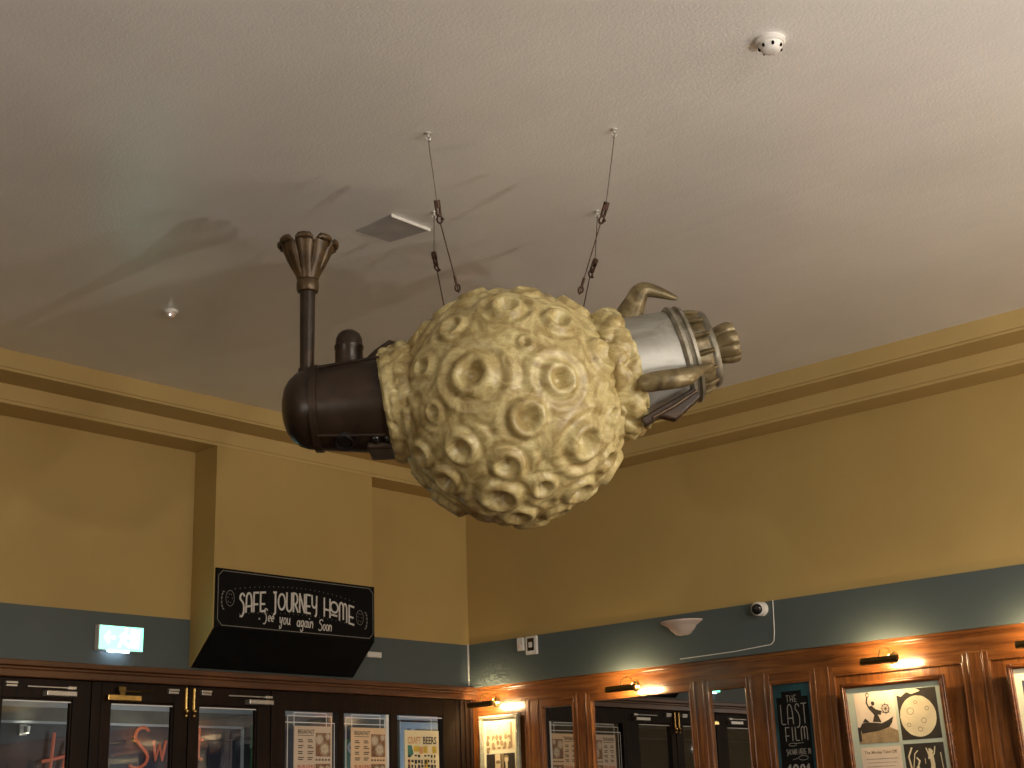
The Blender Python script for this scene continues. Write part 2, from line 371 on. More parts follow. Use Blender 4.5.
# pier on the left wall with its chamfered foot
m = MB(); x0, x1, yf = -2.672, -1.272, -0.245
pr = [(0.0, z2), (yf, z2), (yf, 2.855), (-.004, 2.62), (0.0, 2.62)]
m.add([(x0, y, z) for y, z in pr] + [(x1, y, z) for y, z in pr], [tuple(range(5)), tuple(range(5, 10))[::-1]] + [(k, (k + 1) % 5, (k + 1) % 5 + 5, k + 5) for k in range(5)])
struct('trim_2', m, M['ochre'])

# ------------------------------------------------------------------ left timber screen: fascia, posts, doors, window
m = MB(); m.box(-12, 0.05, -0.06, 0.10, 2.565, 2.60); m.box(-12, 0.05, -0.045, 0.10, 2.545, 2.565); m.box(-12, 0.05, -0.050, 0.10, 2.50, 2.545)
struct('trim_3', m, M['dark_h'], bevel=0.006)
m = MB()
for a, b in ((-4.86, -4.80), (-3.38, -3.315), (-1.99, -1.90), (-0.20, 0.06)): m.box(a, b, -.010, 0.12, 0, 2.50)
m.box(-0.155, -0.135, -0.026, -.01, 0, 2.50); m.box(-0.10, -0.07, -0.026, -.01, 0, 2.50); m.box(-0.045, -0.02, -0.026, -.01, 0, 2.50)
m.box(-12, -4.86, 0.0, 0.12, 0, 2.50)
struct('trim_4', m, M['dark_v'], bevel=0.004)

def door(num, x0, x1, gx0, gx1, gy=0.020):
    m = MB(); yf, yb, top, gt, gb = -0.005, 0.045, 2.499, 2.384, 0.25
    m.box(x0, gx0, yf, yb, 0.01, top); m.box(gx1, x1, yf, yb, 0.01, top); m.box(gx0, gx1, yf, yb, gt, top); m.box(gx0, gx1, yf, yb, 0.01, gb)
    for a, b in ((gx0, gx0 + .012), (gx1 - .012, gx1)): m.box(a, b, yf + .01, yb - .01, gb, gt)
    m.box(gx0, gx1, yf + .01, yb - .01, gt - .012, gt)
    d = struct('door_%d' % num, m, M['dark_v'], bevel=0.003)
    build('pane', MB().box(gx0, gx1, gy, gy + .006, gb, gt), M['glass'], d)
    build('shine_strip', MB().box(gx0 + .012, gx1 - .012, yf + .004, yf + .012, gt - .020, gt - .013), M['line_white'], d)  # white strip standing in for the shine along the glass top
    return d
D0 = door(1, -4.79, -4.06, -4.66, -4.17)
D1 = door(2, -4.05, -3.385, -3.97, -3.505)
D2 = door(3, -3.31, -2.672, -3.245, -2.775)
D3 = door(4, -2.662, -1.995, -2.585, -2.105)
def closer(door_o, xa, xb, z0, z1, arm_x, mt):
    b = build('door_closer', MB().box(xa, xb, -0.060, -.004, z0, z1), mt, door_o, bevel=0.004)
    a = MB(); a.box(arm_x[0], arm_x[1], -0.03, -0.018, z1 + .018, z1 + .026); a.box(arm_x[1] - .05, arm_x[1] + .005, -0.04, 0.0, z1 + .012, z1 + .03)
    build('closer_arm', a, mt, b, bevel=0.002)
def latch(door_o, xa, xb, z):
    m = MB(); m.box(xa, xb, -0.03, -.004, z, z + .013); m.box(xa + .004, xb - .002, -0.026, -.004, z - .017, z - .004)
    build('door_bracket', m, M['steel'], door_o, bevel=0.002)
closer(D1, -3.712, -3.51, 2.398, 2.428, (-3.82, -3.51), M['steel'])
latch(D1, -3.96, -3.885, 2.462)
closer(D3, -2.215, -2.01, 2.398, 2.428, (-2.36, -2.01), M['steel'])
latch(D2, -2.835, -2.755, 2.462); latch(D3, -2.58, -2.50, 2.462)
b = build('door_closer', MB().box(-3.295, -3.055, -0.06, -.004, 2.385, 2.420), M['brass'], D2, bevel=0.004)
a = MB(); a.box(-3.22, -3.17, -0.055, 0.0, 2.445, 2.470); a.tube([(-3.19, -.045, 2.445), (-3.08, -.06, 2.443), (-2.95, -.02, 2.462)], 0.005, 8); a.box(-3.21, -3.17, -0.05, -.01, 2.42, 2.445)
build('closer_arm', a, M['dull_brass'], b)
for dd, xx in ((D2, -2.695), (D3, -2.635)):
    m = MB(); m.box(xx - .009, xx + .009, -.02, -.004, 2.335, 2.485); m.tube([(xx, -0.022, 2.34), (xx, -0.022, 2.485)], 0.0075, 10)
    bb = build('flush_bolt', m, M['brass'], dd, smooth=40)
    build('bolt_knob', MB().ball((xx + .002, -0.030, 2.338), 0.014).ball((xx - .002, -0.026, 2.308), 0.012), M['brass'], bb, smooth=60)

# window beside the doors: three panes with etched border lines
m = MB(); panes = [(-1.868, -1.395), (-1.335, -0.880), (-0.812, -0.336)]
xs = [-1.90] + [v for p_ in panes for v in p_] + [-0.20]
for k in range(0, len(xs), 2): m.box(xs[k], xs[k + 1], -0.008, 0.05, 0.0, 2.50)
for a, b in panes:
    m.box(a, b, -0.008, 0.05, 2.372, 2.50); m.box(a, b, -0.008, 0.05, 0.0, 0.9)
W1 = struct('window_1', m, M['dark_v'], bevel=0.003)
for k, (a, b) in enumerate(panes):
    pn = build('pane', MB().box(a, b, 0.020, 0.026, 0.9, 2.372), M['glass'], W1)
    q = MB(); P = lambda u, v, l: (u, 0.019 - l, v)
    if k < 2:
        for (du0, du1, dt) in ((0.096, 0.084, 0.012), (0.040, 0.038, 0.034), (.010, 0.010, 0.078)):
            l_, r_, t_ = a + du0, b - du1 + .0, 2.372 - dt
            ribbons(q, [[(l_, 1.2), (l_, t_), (r_, t_), (r_, 1.2)]], 0.006, P)
    else:
        ribbons(q, [[(a + .05, 2.24), (a + .05, 2.35), (b - .1, 2.35), (b - .1, 2.24)]], 0.004, P)
    build('etched_line', q, M['line_white'], pn)
build('shine_strip', MB().box(-0.80, -0.35, -.012, -.008, 2.352, 2.360), M['line_white'], W1)  # strip painted white for the shine above the right pane
build('shine_strip', MB().box(-0.915, -0.889, 0.004, 0.019, 1.0, 2.368), M['line_white'], W1)  # white bar standing in for a stripe of light by the middle pane

# ------------------------------------------------------------------ menus stuck on the window
def font_text(txt, size, P, mats_i, mb, u, v, lift, width=None):
    cu = bpy.data.curves.new('tmp', 'FONT'); cu.body = txt; cu.size = size; cu.offset = size * .02; cu.resolution_u = 2
    o = bpy.data.objects.new('tmp', cu); COL.objects.link(o)
    dg = bpy.context.evaluated_depsgraph_get(); me = o.evaluated_get(dg).to_mesh()
    vv = [tuple(x.co) for x in me.vertices]; ff = [tuple(p_.vertices) for p_ in me.polygons]
    mxw = max(x[0] for x in vv); k = (width / mxw) if width else 1
    mb.add([P(u + x[0] * k, v + x[1], lift) for x in vv], ff, mats_i)
    o.evaluated_get(dg).to_mesh_clear(); bpy.data.objects.remove(o); bpy.data.curves.remove(cu)
def menu(a, b, top, paper, label):
    t = thing('menu_poster', ((a + b) / 2, 0.02, 1.78), label, 'poster', 'menus stuck on the window')
    bot = 1.78; W = b - a; P = lambda u, v, l: (a + u, 0.010 - l, top - v)
    build('sheet', MB().box(a, b, 0.010, 0.016, bot, top), paper, t)
    q = MB(); rng = random.Random(3)
    # v runs down
    PT = lambda u, v, l: (a + u, 0.010 - l, top - 0.052 + v)
    font_text('BREAKFAST', 0.040, PT, 0, q, .030, 0, .001, width=W * .44)
    rect(q, .030, W * .50, .062, .066, P)
    for r_ in range(4):
        for c in range(2):
            u0 = .035 + c * .085 * W / .345
            for l_ in range(2):
                rect(q, u0, u0 + rng.uniform(.035, .055), .090 + r_ * .040 + l_ * .013, .090 + r_ * .040 + l_ * .013 + .007, P)
    for k_ in range(5): rect(q, W * .56 + k_ * .028, W * .56 + k_ * .028 + .018, .222, .234, P)
    build('printed_text', q, M['menu_ink'], t)
    f = MB(); rect(f, W * .56, W * .95, .045, .205, P, .0008); rect(f, W * .56, W * .95, .255, .34, P, .0008)
    build('photo', f, M['food'], t)
    g = MB()
    for (cu_, cv, rr) in ((W * .66, .09, .032), (W * .80, .155, .036), (W * .88, .07, .018), (W * .72, .30, .026), (W * .88, .29, .018)):
        poly(g, [(cu_ + rr * math.cos(x), cv + rr * math.sin(x)) for x in [2 * PI * i / 16 for i in range(16)]], P, .0014)
        ribbons(g, [arc(cu_, cv, rr * 1.2, rr * 1.2, 0, 360, 16)], .003, P, .0012)
    build('plates_in_photo', g, M['food_pale'], t)
    rd = MB(); PT2 = lambda u, v, l: (a + u, 0.010 - l, top - 0.285 + v)
    font_text('BURGERS', 0.034, PT2, 0, rd, .030, 0, .001, width=W * .46)
    for c in range(2): rect(rd, .04 + c * .1, .09 + c * .1, .305, .318, P)
    build('red_heading', rd, M['menu_red'], t)
    return t
menu(-1.775, -1.432, 2.270, M['menu_paper'], 'grey-beige printed breakfast menu behind etched lines in the left window pane')
menu(-1.253, -0.908, 2.270, M['menu_paper2'], 'peach-tinted printed breakfast menu in the middle window pane, green wall behind')
t = thing('beer_poster', (-.545, 0.02, 1.78), 'cream and yellow beer poster with black lettering in the right window pane', 'poster')
a, b, top = -.724, -.366, 2.262; W = b - a; P = lambda u, v, l: (a + u, 0.010 - l, top - v)
build('sheet', MB().box(a, b, 0.010, 0.016, 1.78, top), M['beer_cream'], t)
q = MB(); PT = lambda u, v, l: (a + u, 0.010 - l, top - 0.098 + v)
font_text('BEERS', 0.075, PT, 0, q, W * .52, 0, .002, width=W * .40)
rng = random.Random(5)
for r_, hh in ((.178, .022), (.215, .03), (.25, .03)):
    for k in range(9):
        if rng.random() < .85: rect(q, .03 + k * .034, .03 + k * .034 + rng.uniform(.014, .026), r_, r_ + hh * rng.uniform(.5, 1), P, .002)
build('black_lettering', q, M['ink'], t)
q = MB()
for u0, u1, v0, v1 in ((.09, .15, .115, .155), (.19, .235, .115, .165), (.285, .33, .115, .165), (.20, .24, .21, .285)): q = MB(); rect(q, u0, u1, v0, v1, P, .0012); build('yellow_block', q, M['beer_yellow'], t)
q = MB(); font_text('CRAFT', 0.072, PT, 0, q, W * .08, 0, .0016, width=W * .38); rect(q, .15, .185, .12, .17, P, .0012); rect(q, .03, .055, .21, .28, P, .0012)
PT3 = lambda u, v, l: (a + u, 0.010 - l, top - 0.355 + v)
font_text('SPRITZ', 0.06, PT3, 0, q, .03, 0, .0016, width=W * .52)
build('orange_lettering', q, M['beer_orange'], t)
q = MB(); poly(q, [(.03, .11), (.07, .11), (.09, .17), (.06, .195), (.03, .19)], P, .001); rect(q, .22, .33, .305, .37, P, .001)
build('teal_block', q, M['beer_teal'], t)

# ------------------------------------------------------------------ lobby behind the glass
m = MB(); LY = 2.0
m.box(-8, 2.5, LY, LY + .1, 0, 2.412, 0); m.box(-8, 2.5, LY, LY + .1, 2.412, 3.0, 1)
struct('wall_lobby', m, [M['lobby_blue'], M['lobby_grey']])
struct('floor_lobby', MB().box(-8, 2.5, 0.1, LY, -0.1, 0), M['floor'])
struct('ceiling_lobby', MB().box(-8, 2.5, 0.2, LY, 2.75, 2.85), M['lobby_grey'])
m = MB(); m.box(-8, -0.70, LY - .02, LY, 2.400, 2.418); m.box(-0.72, -0.70, LY - .02, LY, 0, 2.418); m.box(-8, 2.5, LY - .02, LY, 2.52, 2.56)
struct('trim_5', m, M['lobby_white'])
m = MB(); m.box(-1.05, -0.78, LY - .015, LY, 0.4, 2.30); struct('trim_6', m, M['lobby_blue'], bevel=.006)
m = MB(); P = lambda u, v, l: (u, LY - .03 - l, v)
for xx, zz, tt in ((-2.56, 2.07, 'Home'), (-1.84, 2.10, 'Sweet'), (-.70, 2.10, 'Home')):
    pass
txt = []
st = [[(0.04, 0), (0.08, .62)], [(.20, .10), (.28, .52)], [(-.06, .28), (.32, .36)]]
txt += [[(x_ * .62 - 2.52, y_ * .62 + 1.95) for x_, y_ in ln] for ln in st]
l_, _w = word('ome', .24, .0); txt += put(l_, -2.31, 2.08)
S_ = arc(.20, .42, .14, .16, 40, 190, 8) + arc(.10, .12, .20, .16, 50, -130, 8)
txt += [[(x_ * .50 - 1.80, y_ * .50 + 2.10) for x_, y_ in S_]]
l_, _w = word('weet', .30, .10); txt += put(l_, -1.60, 2.14)
for ln in txt: m.tube([P(x_, y_, 0.012) for x_, y_ in ln], 0.013, 8)
tag(build('wall_lettering', m, M['glow_red'], smooth=60), 'red handwritten Home Sweet lettering on the dark wall beyond the glass doors', 'sign')
t = thing('lobby_sconce', (-2.71, LY, 2.35), 'small lit up-and-down wall light on the dark blue wall beyond the leftmost door', 'wall light')
build('backplate', MB().box(-2.74, -2.68, LY - .02, LY, 2.31, 2.39), M['steel'], t, bevel=.004)
build('shade', MB().lathe([(0, .020), (.05, .024)], (-2.71, LY - .07, 2.325), (0, 0, 1), 20, cap=False), M['steel'], t, smooth=40)
build('bulb', MB().ball((-2.71, LY - .07, 2.35), .016), M['sconce_bulb'], t, smooth=60)
t = thing('green_sign', (-0.45, LY - .02, 0.4), 'tall green sign panel with white writing beyond the right-hand glass door', 'sign')
build('panel', MB().box(-0.62, -0.28, LY - .03, LY - .001, 0.4, 2.44), M['green'], t, bevel=.003)
q = MB(); l_, _w = word('St', .13, .1); ribbons(q, put(l_, -.47, 2.24), .012, lambda u, v, l: (u, LY - .031 - l, v)); rect(q, -.52, -.29, 2.155, 2.172, lambda u, v, l: (u, LY - .031 - l, v))
build('white_writing', q, M['line_white'], t)
q = MB(); q.tube([(-.60, LY - .05, 2.36), (-.60, LY - .05, 2.12), (-.42, LY - .05, 2.13)], .008, 8); q.torus((-.52, LY - .05, 2.20), (0, 1, 0), .045, .007); q.torus((-.42, LY - .05, 2.19), (0, 1, 0), .05, .006)
tag(build('black_wire_ornament', q, M['black'], smooth=60), 'looped black wire ornament in front of the tall green sign', 'ornament')
t = thing('green_banner', (0.42, LY - .02, 0.4), 'green banner with round white emblem seen behind the middle menu', 'sign')
build('panel', MB().box(0.33, 1.02, LY - .03, LY - .001, 0.4, 2.33), M['green'], t, bevel=.003)
q = MB(); PB = lambda u, v, l: (u, LY - .031 - l, v)
poly(q, arc(.49, 2.26, .055, .055, 0, 345, 22), PB, .001)
l_, _w = word('H', .09); ribbons(q, put(l_, .47, 2.09), .010, PB)
build('white_emblem', q, M['line_white'], t)
q = MB(); l_ = arc(.49, 2.26, .03, .012, 0, 360, 12); ribbons(q, [l_], .008, PB, .003)
build('emblem_ring', q, M['lobby_blue'], t)
m = MB()
for k, (a, b) in enumerate(((1.06, 1.16), (1.20, 1.26), (1.62, 1.76))): m.box(a, b, LY - .05, LY, 0, 2.44)
m.box(1.05, 2.4, LY - .06, LY, 2.44, 2.50)
struct('trim_7', m, M['lobby_white'], bevel=.005)

# ------------------------------------------------------------------ right wall: pine panelling with mirrors
ops = [(-.055, -.560, 2.385, 'panel'), (-.718, -1.032, 2.398, 'mirror'), (-1.195, -2.088, 2.411, 'mirror'), (-2.237, -2.546, 2.400, 'mirror'),
       (-2.725, -3.036, 2.395, 'board'), (-3.205, -4.088, 2.408, 'panel'), (-4.246, -5.13, 2.410, 'panel'), (-5.29, -5.60, 2.40, 'panel'),
       (-5.77, -6.66, 2.41, 'panel'), (-6.82, -7.13, 2.40, 'panel'), (-7.3, -8.2, 2.41, 'panel')]
mv = MB(); mh = MB(); bead = MB()
edges = [0.0] + [v for o_ in ops for v in o_[:2]] + [-12.0]
for k in range(0, len(edges), 2):
    a, b = edges[k], edges[k + 1]; mv.box(0, .05, a, b, 0, 2.47)
    if a - b > .12 and k:
        for yy in (a - .035, b + .035): mv.box(-.006, 0, yy - .006, yy + .006, 0, 2.47)
for a, b, zt, kd in ops:
    mh.box(0, .05, a, b, zt, 2.47); mh.box(0, .05, a, b, 0, .75)
    bead.box(-.004, .02, a, a - .010, .75, zt); bead.box(-.004, .02, b + .010, b, .75, zt); bead.box(-.004, .02, a, b, zt - .010, zt)
    if kd == 'panel': mv.box(.022, .05, a, b, .75, zt)
mh.box(0.0, .05, 0, -12, 2.47, 2.60); mh.box(-.008, 0, 0, -12, 2.570, 2.595); mh.box(-.004, 0, 0, -12, 2.552, 2.570); mh.box(-.004, 0, 0, -12, 2.455, 2.470)
for k in range(0, len(edges) - 2, 2): pass
struct('trim_8', mv, M['wood_v'], bevel=.003); struct('trim_9', mh, M['wood_h'], bevel=.003); struct('trim_10', bead, M['wood_v'], bevel=.003)
ml = ['narrow dark mirror in pine panelling beside the framed picture at the corner', 'widest mirror in the pine panelling, under a picture light', 'narrow mirror between the widest mirror and the chalkboard']
for k, i in enumerate((1, 2, 3)):
    a, b, zt, _k = ops[i]
    tag(build('mirror', MB().box(.018, .03, a - .01, b + .01, .75, zt - .01), M['mirror']), ml[k], 'mirror', 'mirrors in the pine panelling')

# chalkboard in the panelling
a, b, zt, _k = ops[4]
t = thing('chalkboard', (.03, (a + b) / 2, .75), 'tall chalkboard lettered THE LAST FILM in the pine panelling', 'chalkboard')
m_, t_, b_ = nt('teal_chalkboard'); 
n_ = noise(t_, 3, 3, mscale=(1, 1, 1)); r_ = ramp(t_, n_.outputs[0], [(0.35, (0.006, 0.022, 0.028)), (0.75, (0.02, 0.09, 0.11))]); t_.links.new(r_.outputs[0], b_.inputs['Base Color']); b_.inputs['Roughness'].default_value = .35
build('board', MB().box(.018, .03, a - .01, b + .01, .75, zt - .01), m_, t)
P = lambda u, v, l: (.018 - l, a - u, v)
q = MB(); rect(q, .075, .225, .8, 2.338, P, .001); rect(q, .035, .272, .8, 2.300, P, .0014)
build('stepped_black_field', q, M['black'], t)
q = MB()
def line_of(txt, size, u, v, w_, gap=.14, hs=1.0, shear=0, arcf=None, Pq=None):
    l_, tw = word(txt, size, gap); k_ = 1 if not hs else hs
    l_ = [[(x_ * k_, y_) for x_, y_ in ln] for ln in l_]
    ribbons(q, put(l_, u, v, shear, arcf), w_, Pq or P, .002); return tw * k_
line_of('THE', .042, .110, 2.268, .004, .3)
line_of('LAST', .125, .062, 2.128, .0060, .16, .78)
line_of('FILM', .085, .085, 2.022, .0060, .22, .95)
ribbons(q, [arc(.13, 1.998, .030, .009, 20, 340, 14), [(.14, 2.004), (.21, 2.006)]], .003, P, .002)
line_of('SHOWN HERE IN', .034, .078, 1.935, .003, .12, .82)
ribbons(q, [[(.12, 1.902), (.16, 1.912)] + arc(.20, 1.912, .035, .014, 160, -160, 14)], .003, P, .002)
line_of('1981', .085, .085, 1.785, .012, .2, 1.0)
build('chalk_lettering', q, M['chalk_dim'], t)

# ------------------------------------------------------------------ framed pictures
def framed(name, y0, y1, zt, zb, fw, fm, mount, label, beads=False, lean=0.0, x=-.002):
    """y0 > y1 ; front faces -x"""
    t = thing(name, (x, (y0 + y1) / 2, zb), label, 'framed picture'); wd = y0 - y1; hh = zt - zb
    L = lambda u, v, l: (-.012 - l, wd / 2 - u, v)
    m = MB()
    for u0, u1, v0, v1 in ((0, fw, 0, hh), (wd - fw, wd, 0, hh), (fw, wd - fw, hh - fw, hh), (fw, wd - fw, 0, fw)):
        m.box(-.030, 0, wd / 2 - u0, wd / 2 - u1, v0, v1)
    ii = fw * .35
    for u0, u1, v0, v1 in ((ii, fw * .7, ii, hh - ii), (wd - fw * .7, wd - ii, ii, hh - ii), (ii, wd - ii, hh - fw * .7, hh - ii)):
        m.box(-.036, -.030, wd / 2 - u0, wd / 2 - u1, v0, v1)
    if beads:
        for k in range(int(wd / .02)): m.ball((-.034, wd / 2 - .01 - k * .02, hh - fw * .4), .0085, 8, 4)
        for k in range(int(hh / .02)):
            for s_ in (wd / 2 - fw * .4, -wd / 2 + fw * .4): m.ball((-.034, s_, .01 + k * .02), .0085, 8, 4)
    build('frame', m, fm, t, world=False, bevel=.003, smooth=40)
    build('mount', MB().box(-.012, -.002, wd / 2 - fw, -wd / 2 + fw, fw, hh - fw), mount, t, world=False)
    t.rotation_euler = (0, -lean, 0)
    return t, L, wd, hh
def prt(name, mb, m_, t): return build(name, mb, m_, t, world=False)
# picture beside the corner
t, L, wd, hh = framed('framed_picture', -.100, -.505, 2.370, 1.62, .030, M['silver_frame'], M['mount_cream'],
                      'beaded silver frame with two sepia film stills, nearest the room corner', True)
def blob(q, L, u, v, ru, rv, lift, n=12, jit=.25, seed=0, mi=0):
    rg = random.Random(seed); poly(q, [(u + ru * (1 + jit * (rg.random() - .5)) * math.cos(2 * PI * i / n), v + rv * (1 + jit * (rg.random() - .5)) * math.sin(2 * PI * i / n)) for i in range(n)], L, lift, mi)
q = MB(); rect(q, .055, wd - .055, hh - .265, hh - .055, L, .001); prt('upper_print', q, M['sepia_light'], t)
q = MB(); rg = random.Random(11)
for k in range(13):                                     # a crowded room of small figures
    u = .08 + (k % 6) * .045 + rg.uniform(-.01, .01); v = hh - .15 - (k // 6) * .045 + rg.uniform(-.01, .01)
    blob(q, L, u, v - .02, .017, .022, .0016 + k * .00002, seed=k); 
for s_ in ((.14, .06, .14, .12), (.07, .115, .135, .119), (.075, .07, .13, .073), (.20, .07, .203, .12), (.31, .06, .33, .25)): rect(q, s_[0], s_[2], hh - s_[1], hh - s_[3], L, .0015)
for k in range(5): blob(q, L, .08 + k * .055, hh - .248, .022, .010, .0018, seed=40 + k)
prt('figures_in_still', q, M['sepia_mid'], t)
q = MB(); rg = random.Random(2)
for k in range(10): blob(q, L, .085 + (k % 5) * .052 + rg.uniform(-.008, .008), hh - .14 - (k // 5) * .045, .008, .010, .0022, seed=k)
prt('faces_in_still', q, M['sepia_light'], t)
q = MB(); rect(q, .055, wd - .055, .06, hh - .290, L, .001); prt('lower_print', q, M['ink'], t)
q = MB(); rect(q, .145, .20, hh - .42, hh - .292, L, .0014); blob(q, L, .175, hh - .375, .024, .032, .0018, seed=3); blob(q, L, .262, hh - .335, .020, .028, .0018, seed=5); poly(q, [(.25, hh - .36), (.275, hh - .36), (.27, hh - .45), (.255, hh - .45)], L, .0018)
prt('pale_figures', q, M['sepia_light'], t)
q = MB(); blob(q, L, .175, hh - .352, .026, .014, .0024, seed=4); blob(q, L, .262, hh - .312, .021, .010, .0024, seed=6); rect(q, .21, .235, hh - .5, hh - .292, L, .0016)
prt('dark_hair', q, M['sepia_mid'], t)
# large picture in the wide panel
t, L, wd, hh = framed('framed_picture', -3.292, -3.992, 2.345, 1.45, .034, M['wood_h'], M['mount_green'],
                      'wooden frame with four prints on pale green, below the brightest picture light', lean=math.radians(3.5), x=-.004)
q = MB(); rect(q, .082, .352, hh - .375, hh - .068, L, .001); prt('upper_left_print', q, M['sepia_pale'], t)
q = MB()
U = lambda x_, y_: (.082 + x_ * .27, hh - .375 + y_ * .307)
def pl(pts, lift=.0016, qq=None): poly(qq if qq is not None else q, [U(*p_) for p_ in pts], L, lift)
pl([(.05, .30), (.12, .40), (.25, .42), (.45, .40), (.62, .38), (.80, .44), (.93, .50), (.88, .38), (.80, .30), (.55, .24), (.30, .22), (.10, .2)])   # hull shape
pl([(.40, .42), (.46, .55), (.36, .66), (.33, .72), (.42, .74), (.52, .66), (.66, .62), (.62, .54), (.55, .56), (.62, .40)], .0018)                # leaning figure
blob(q, L, *U(.46, .78), .013, .014, .002, seed=8)
ribbons(q, [[U(.36, .68), U(.30, .80), U(.33, .90)]], .010, L, .002); ribbons(q, [arc(*U(.345, .95), .010, .012, 0, 330, 10)], .005, L, .002)
ribbons(q, [arc(*U(.76, .66), .024, .026, 0, 360, 18)], .005, L, .002)
for k in range(4):
    c_, s_ = math.cos(k * PI / 4), math.sin(k * PI / 4); cu_, cv_ = U(.76, .66)
    ribbons(q, [[(cu_ - .034 * c_, cv_ - .036 * s_), (cu_ + .034 * c_, cv_ + .036 * s_)]], .0028, L, .0022)
pl([(.14, .42), (.22, .50), (.32, .42)], .0018); rect(q, *[U(.0, 0)[0], U(.07, 0)[0]], U(0, .05)[1], U(0, .33)[1], L, .0018)
prt('ship_silhouette', q, M['ink'], t)
q = MB(); pl([(0, 0), (1, 0), (1, .22), (.8, .30), (.5, .26), (.3, .22), (.08, .22), (0, .15)], .0013); prt('shaded_ground', q, M['sepia_mid'], t)
q = MB(); rect(q, .372, .632, hh - .368, hh - .068, L, .001); prt('upper_right_print', q, M['ink'], t)
q = MB(); blob(q, L, .497, hh - .232, .118, .122, .0016, 40, .02, 1)
poly(q, [(.372, hh - .10), (.372, hh - .068), (.50, hh - .068), (.53, hh - .085), (.47, hh - .10), (.44, hh - .085), (.40, hh - .11)], L, .0014)
prt('pale_moon_disc', q, M['sepia_light'], t)
q = MB()
for k, (x_, y_, r_) in enumerate(((.45, .20, .022), (.53, .26, .016), (.50, .31, .014), (.56, .19, .012), (.43, .28, .012), (.49, .15, .010))):
    ribbons(q, [arc(x_, hh - y_, r_, r_ * .9, 0, 360, 12)], .004, L, .0020 + k * .0001)
prt('crater_marks', q, M['sepia_mid'], t)
q = MB(); rect(q, .082, .352, .06, hh - .398, L, .001); prt('caption_sheet', q, M['sepia_pale'], t)
q = MB(); font_text('The Movies Take Off', .026, lambda u, v, l: L(.105 + u, hh - .437 + v, l), 0, q, 0, 0, .0016, width=.22)
for k in range(5): rect(q, .11 + (k % 2) * .01, .325 - (k % 3) * .012, hh - .470 - k * .022, hh - .467 - k * .022, L, .0015)
prt('caption_text', q, M['sepia_mid'], t)
q = MB(); rect(q, .372, .632, .06, hh - .392, L, .001); prt('lower_right_print', q, M['ink'], t)
q = MB(); V = lambda x_, y_: (.372 + x_ * .26, hh - .392 - y_ * .30)
for pts, w_ in (([(.60, .30), (.64, .12), (.70, .30)], .012), ([(.56, .10), (.60, .22), (.66, .24), (.74, .22), (.78, .08)], .008), ([(.67, .25), (.68, .42), (.62, .70)], .026), ([(.68, .42), (.76, .66), (.84, .9)], .014),
                ([(.10, .9), (.14, .5), (.10, .25), (.20, .08)], .010), ([(.20, .9), (.18, .5), (.26, .2), (.34, .14)], .006), ([(.30, .75), (.28, .5), (.36, .34), (.30, .28)], .010), ([(.30, .6), (.42, .7), (.5, .85)], .014), ([(.9, .2), (.92, .5)], .005), ([(.5, .3), (.5, .4)], .004)):
    ribbons(q, [[V(*p_) for p_ in pts]], w_, L, .0016)
blob(q, L, *V(.67, .17), .012, .015, .002, seed=2); blob(q, L, *V(.30, .48), .012, .014, .002, seed=9)
prt('pale_figures', q, M['sepia_light'], t)
# next frame at the edge of the photo
t, L, wd, hh = framed('framed_picture', -4.385, -5.03, 2.365, 1.45, .034, M['wood_h'], M['mount_cream'],
                      'wooden framed picture cut off by the right edge of the photo', lean=math.radians(3.5), x=-.004)
q = MB(); rect(q, .075, .57, .08, hh - .10, L, .001); prt('dark_print', q, M['lobby_blue'], t)
q = MB(); blob(q, L, .12, hh - .18, .03, .04, .0015, seed=3); prt('pale_shape', q, M['sepia_light'], t)

# ------------------------------------------------------------------ picture lights
def picture_light(yc, zc, label):
    t = thing('picture_light', (0, yc, zc), label, 'picture light', 'brass picture lights on the pine panelling')
    m = MB().lathe([(0, .036), (.006, .036), (.010, .028), (.014, .026), (.018, .014), (.028, .012)], (0, 0, 0), (-1, 0, 0), 24); m.torus((-.006, 0, 0), (1, 0, 0), .034, .004)
    build('wall_rose', m, M['brass'], t, smooth=40, world=False)
    pts = [(-.02, 0, 0)] + [(-.075 + .055 * math.cos(a_), 0, .005 + .05 * math.sin(a_)) for a_ in [PI * k / 8 for k in range(0, 9)]] + [(-.15, 0, .0)]
    pts = [(-.02, 0, 0), (-.03, 0, .03), (-.06, 0, .055), (-.11, 0, .062), (-.155, 0, .045), (-.18, 0, .010), (-.18, 0, -.010)]
    build('curved_arm', MB().tube(pts, .0045, 8), M['brass'], t, smooth=60, world=False)
    m = MB(); R_ = .022; n_ = 18
    for rr in (R_, R_ - .002): pass
    vs = []; fs = []
    for s_, (yy, rr) in enumerate(((-.125, R_), (.125, R_), (.125, R_ - .002), (-.125, R_ - .002))):
        for j in range(n_ + 1):
            a_ = math.radians(52 + 215 * j / n_); vs.append((-.18 + rr * math.cos(a_), yy, -.024 + rr * math.sin(a_)))
    for s_ in range(4):
        s2 = (s_ + 1) % 4
        for j in range(n_): fs.append((s_ * (n_ + 1) + j, s_ * (n_ + 1) + j + 1, s2 * (n_ + 1) + j + 1, s2 * (n_ + 1) + j))
    m.add(vs, fs)
    for yy in (-.125, .122):
        m.add([(-.18 + R_ * math.cos(math.radians(52 + 215 * j / n_)), yy + dy, -.024 + R_ * math.sin(math.radians(52 + 215 * j / n_))) for dy in (0, .003) for j in range(n_ + 1)],
              [tuple(range(n_ + 1)), tuple(range(n_ + 1, 2 * n_ + 2))])
    h_ = build('lamp_head', m, M['dull_brass'], t, smooth=40, world=False)
    build('lamp_tube', MB().tube([(-.176, -.095, -.026), (-.176, .095, -.026)], .007, 10), M['bulb'], h_, smooth=60, world=False)
    return t
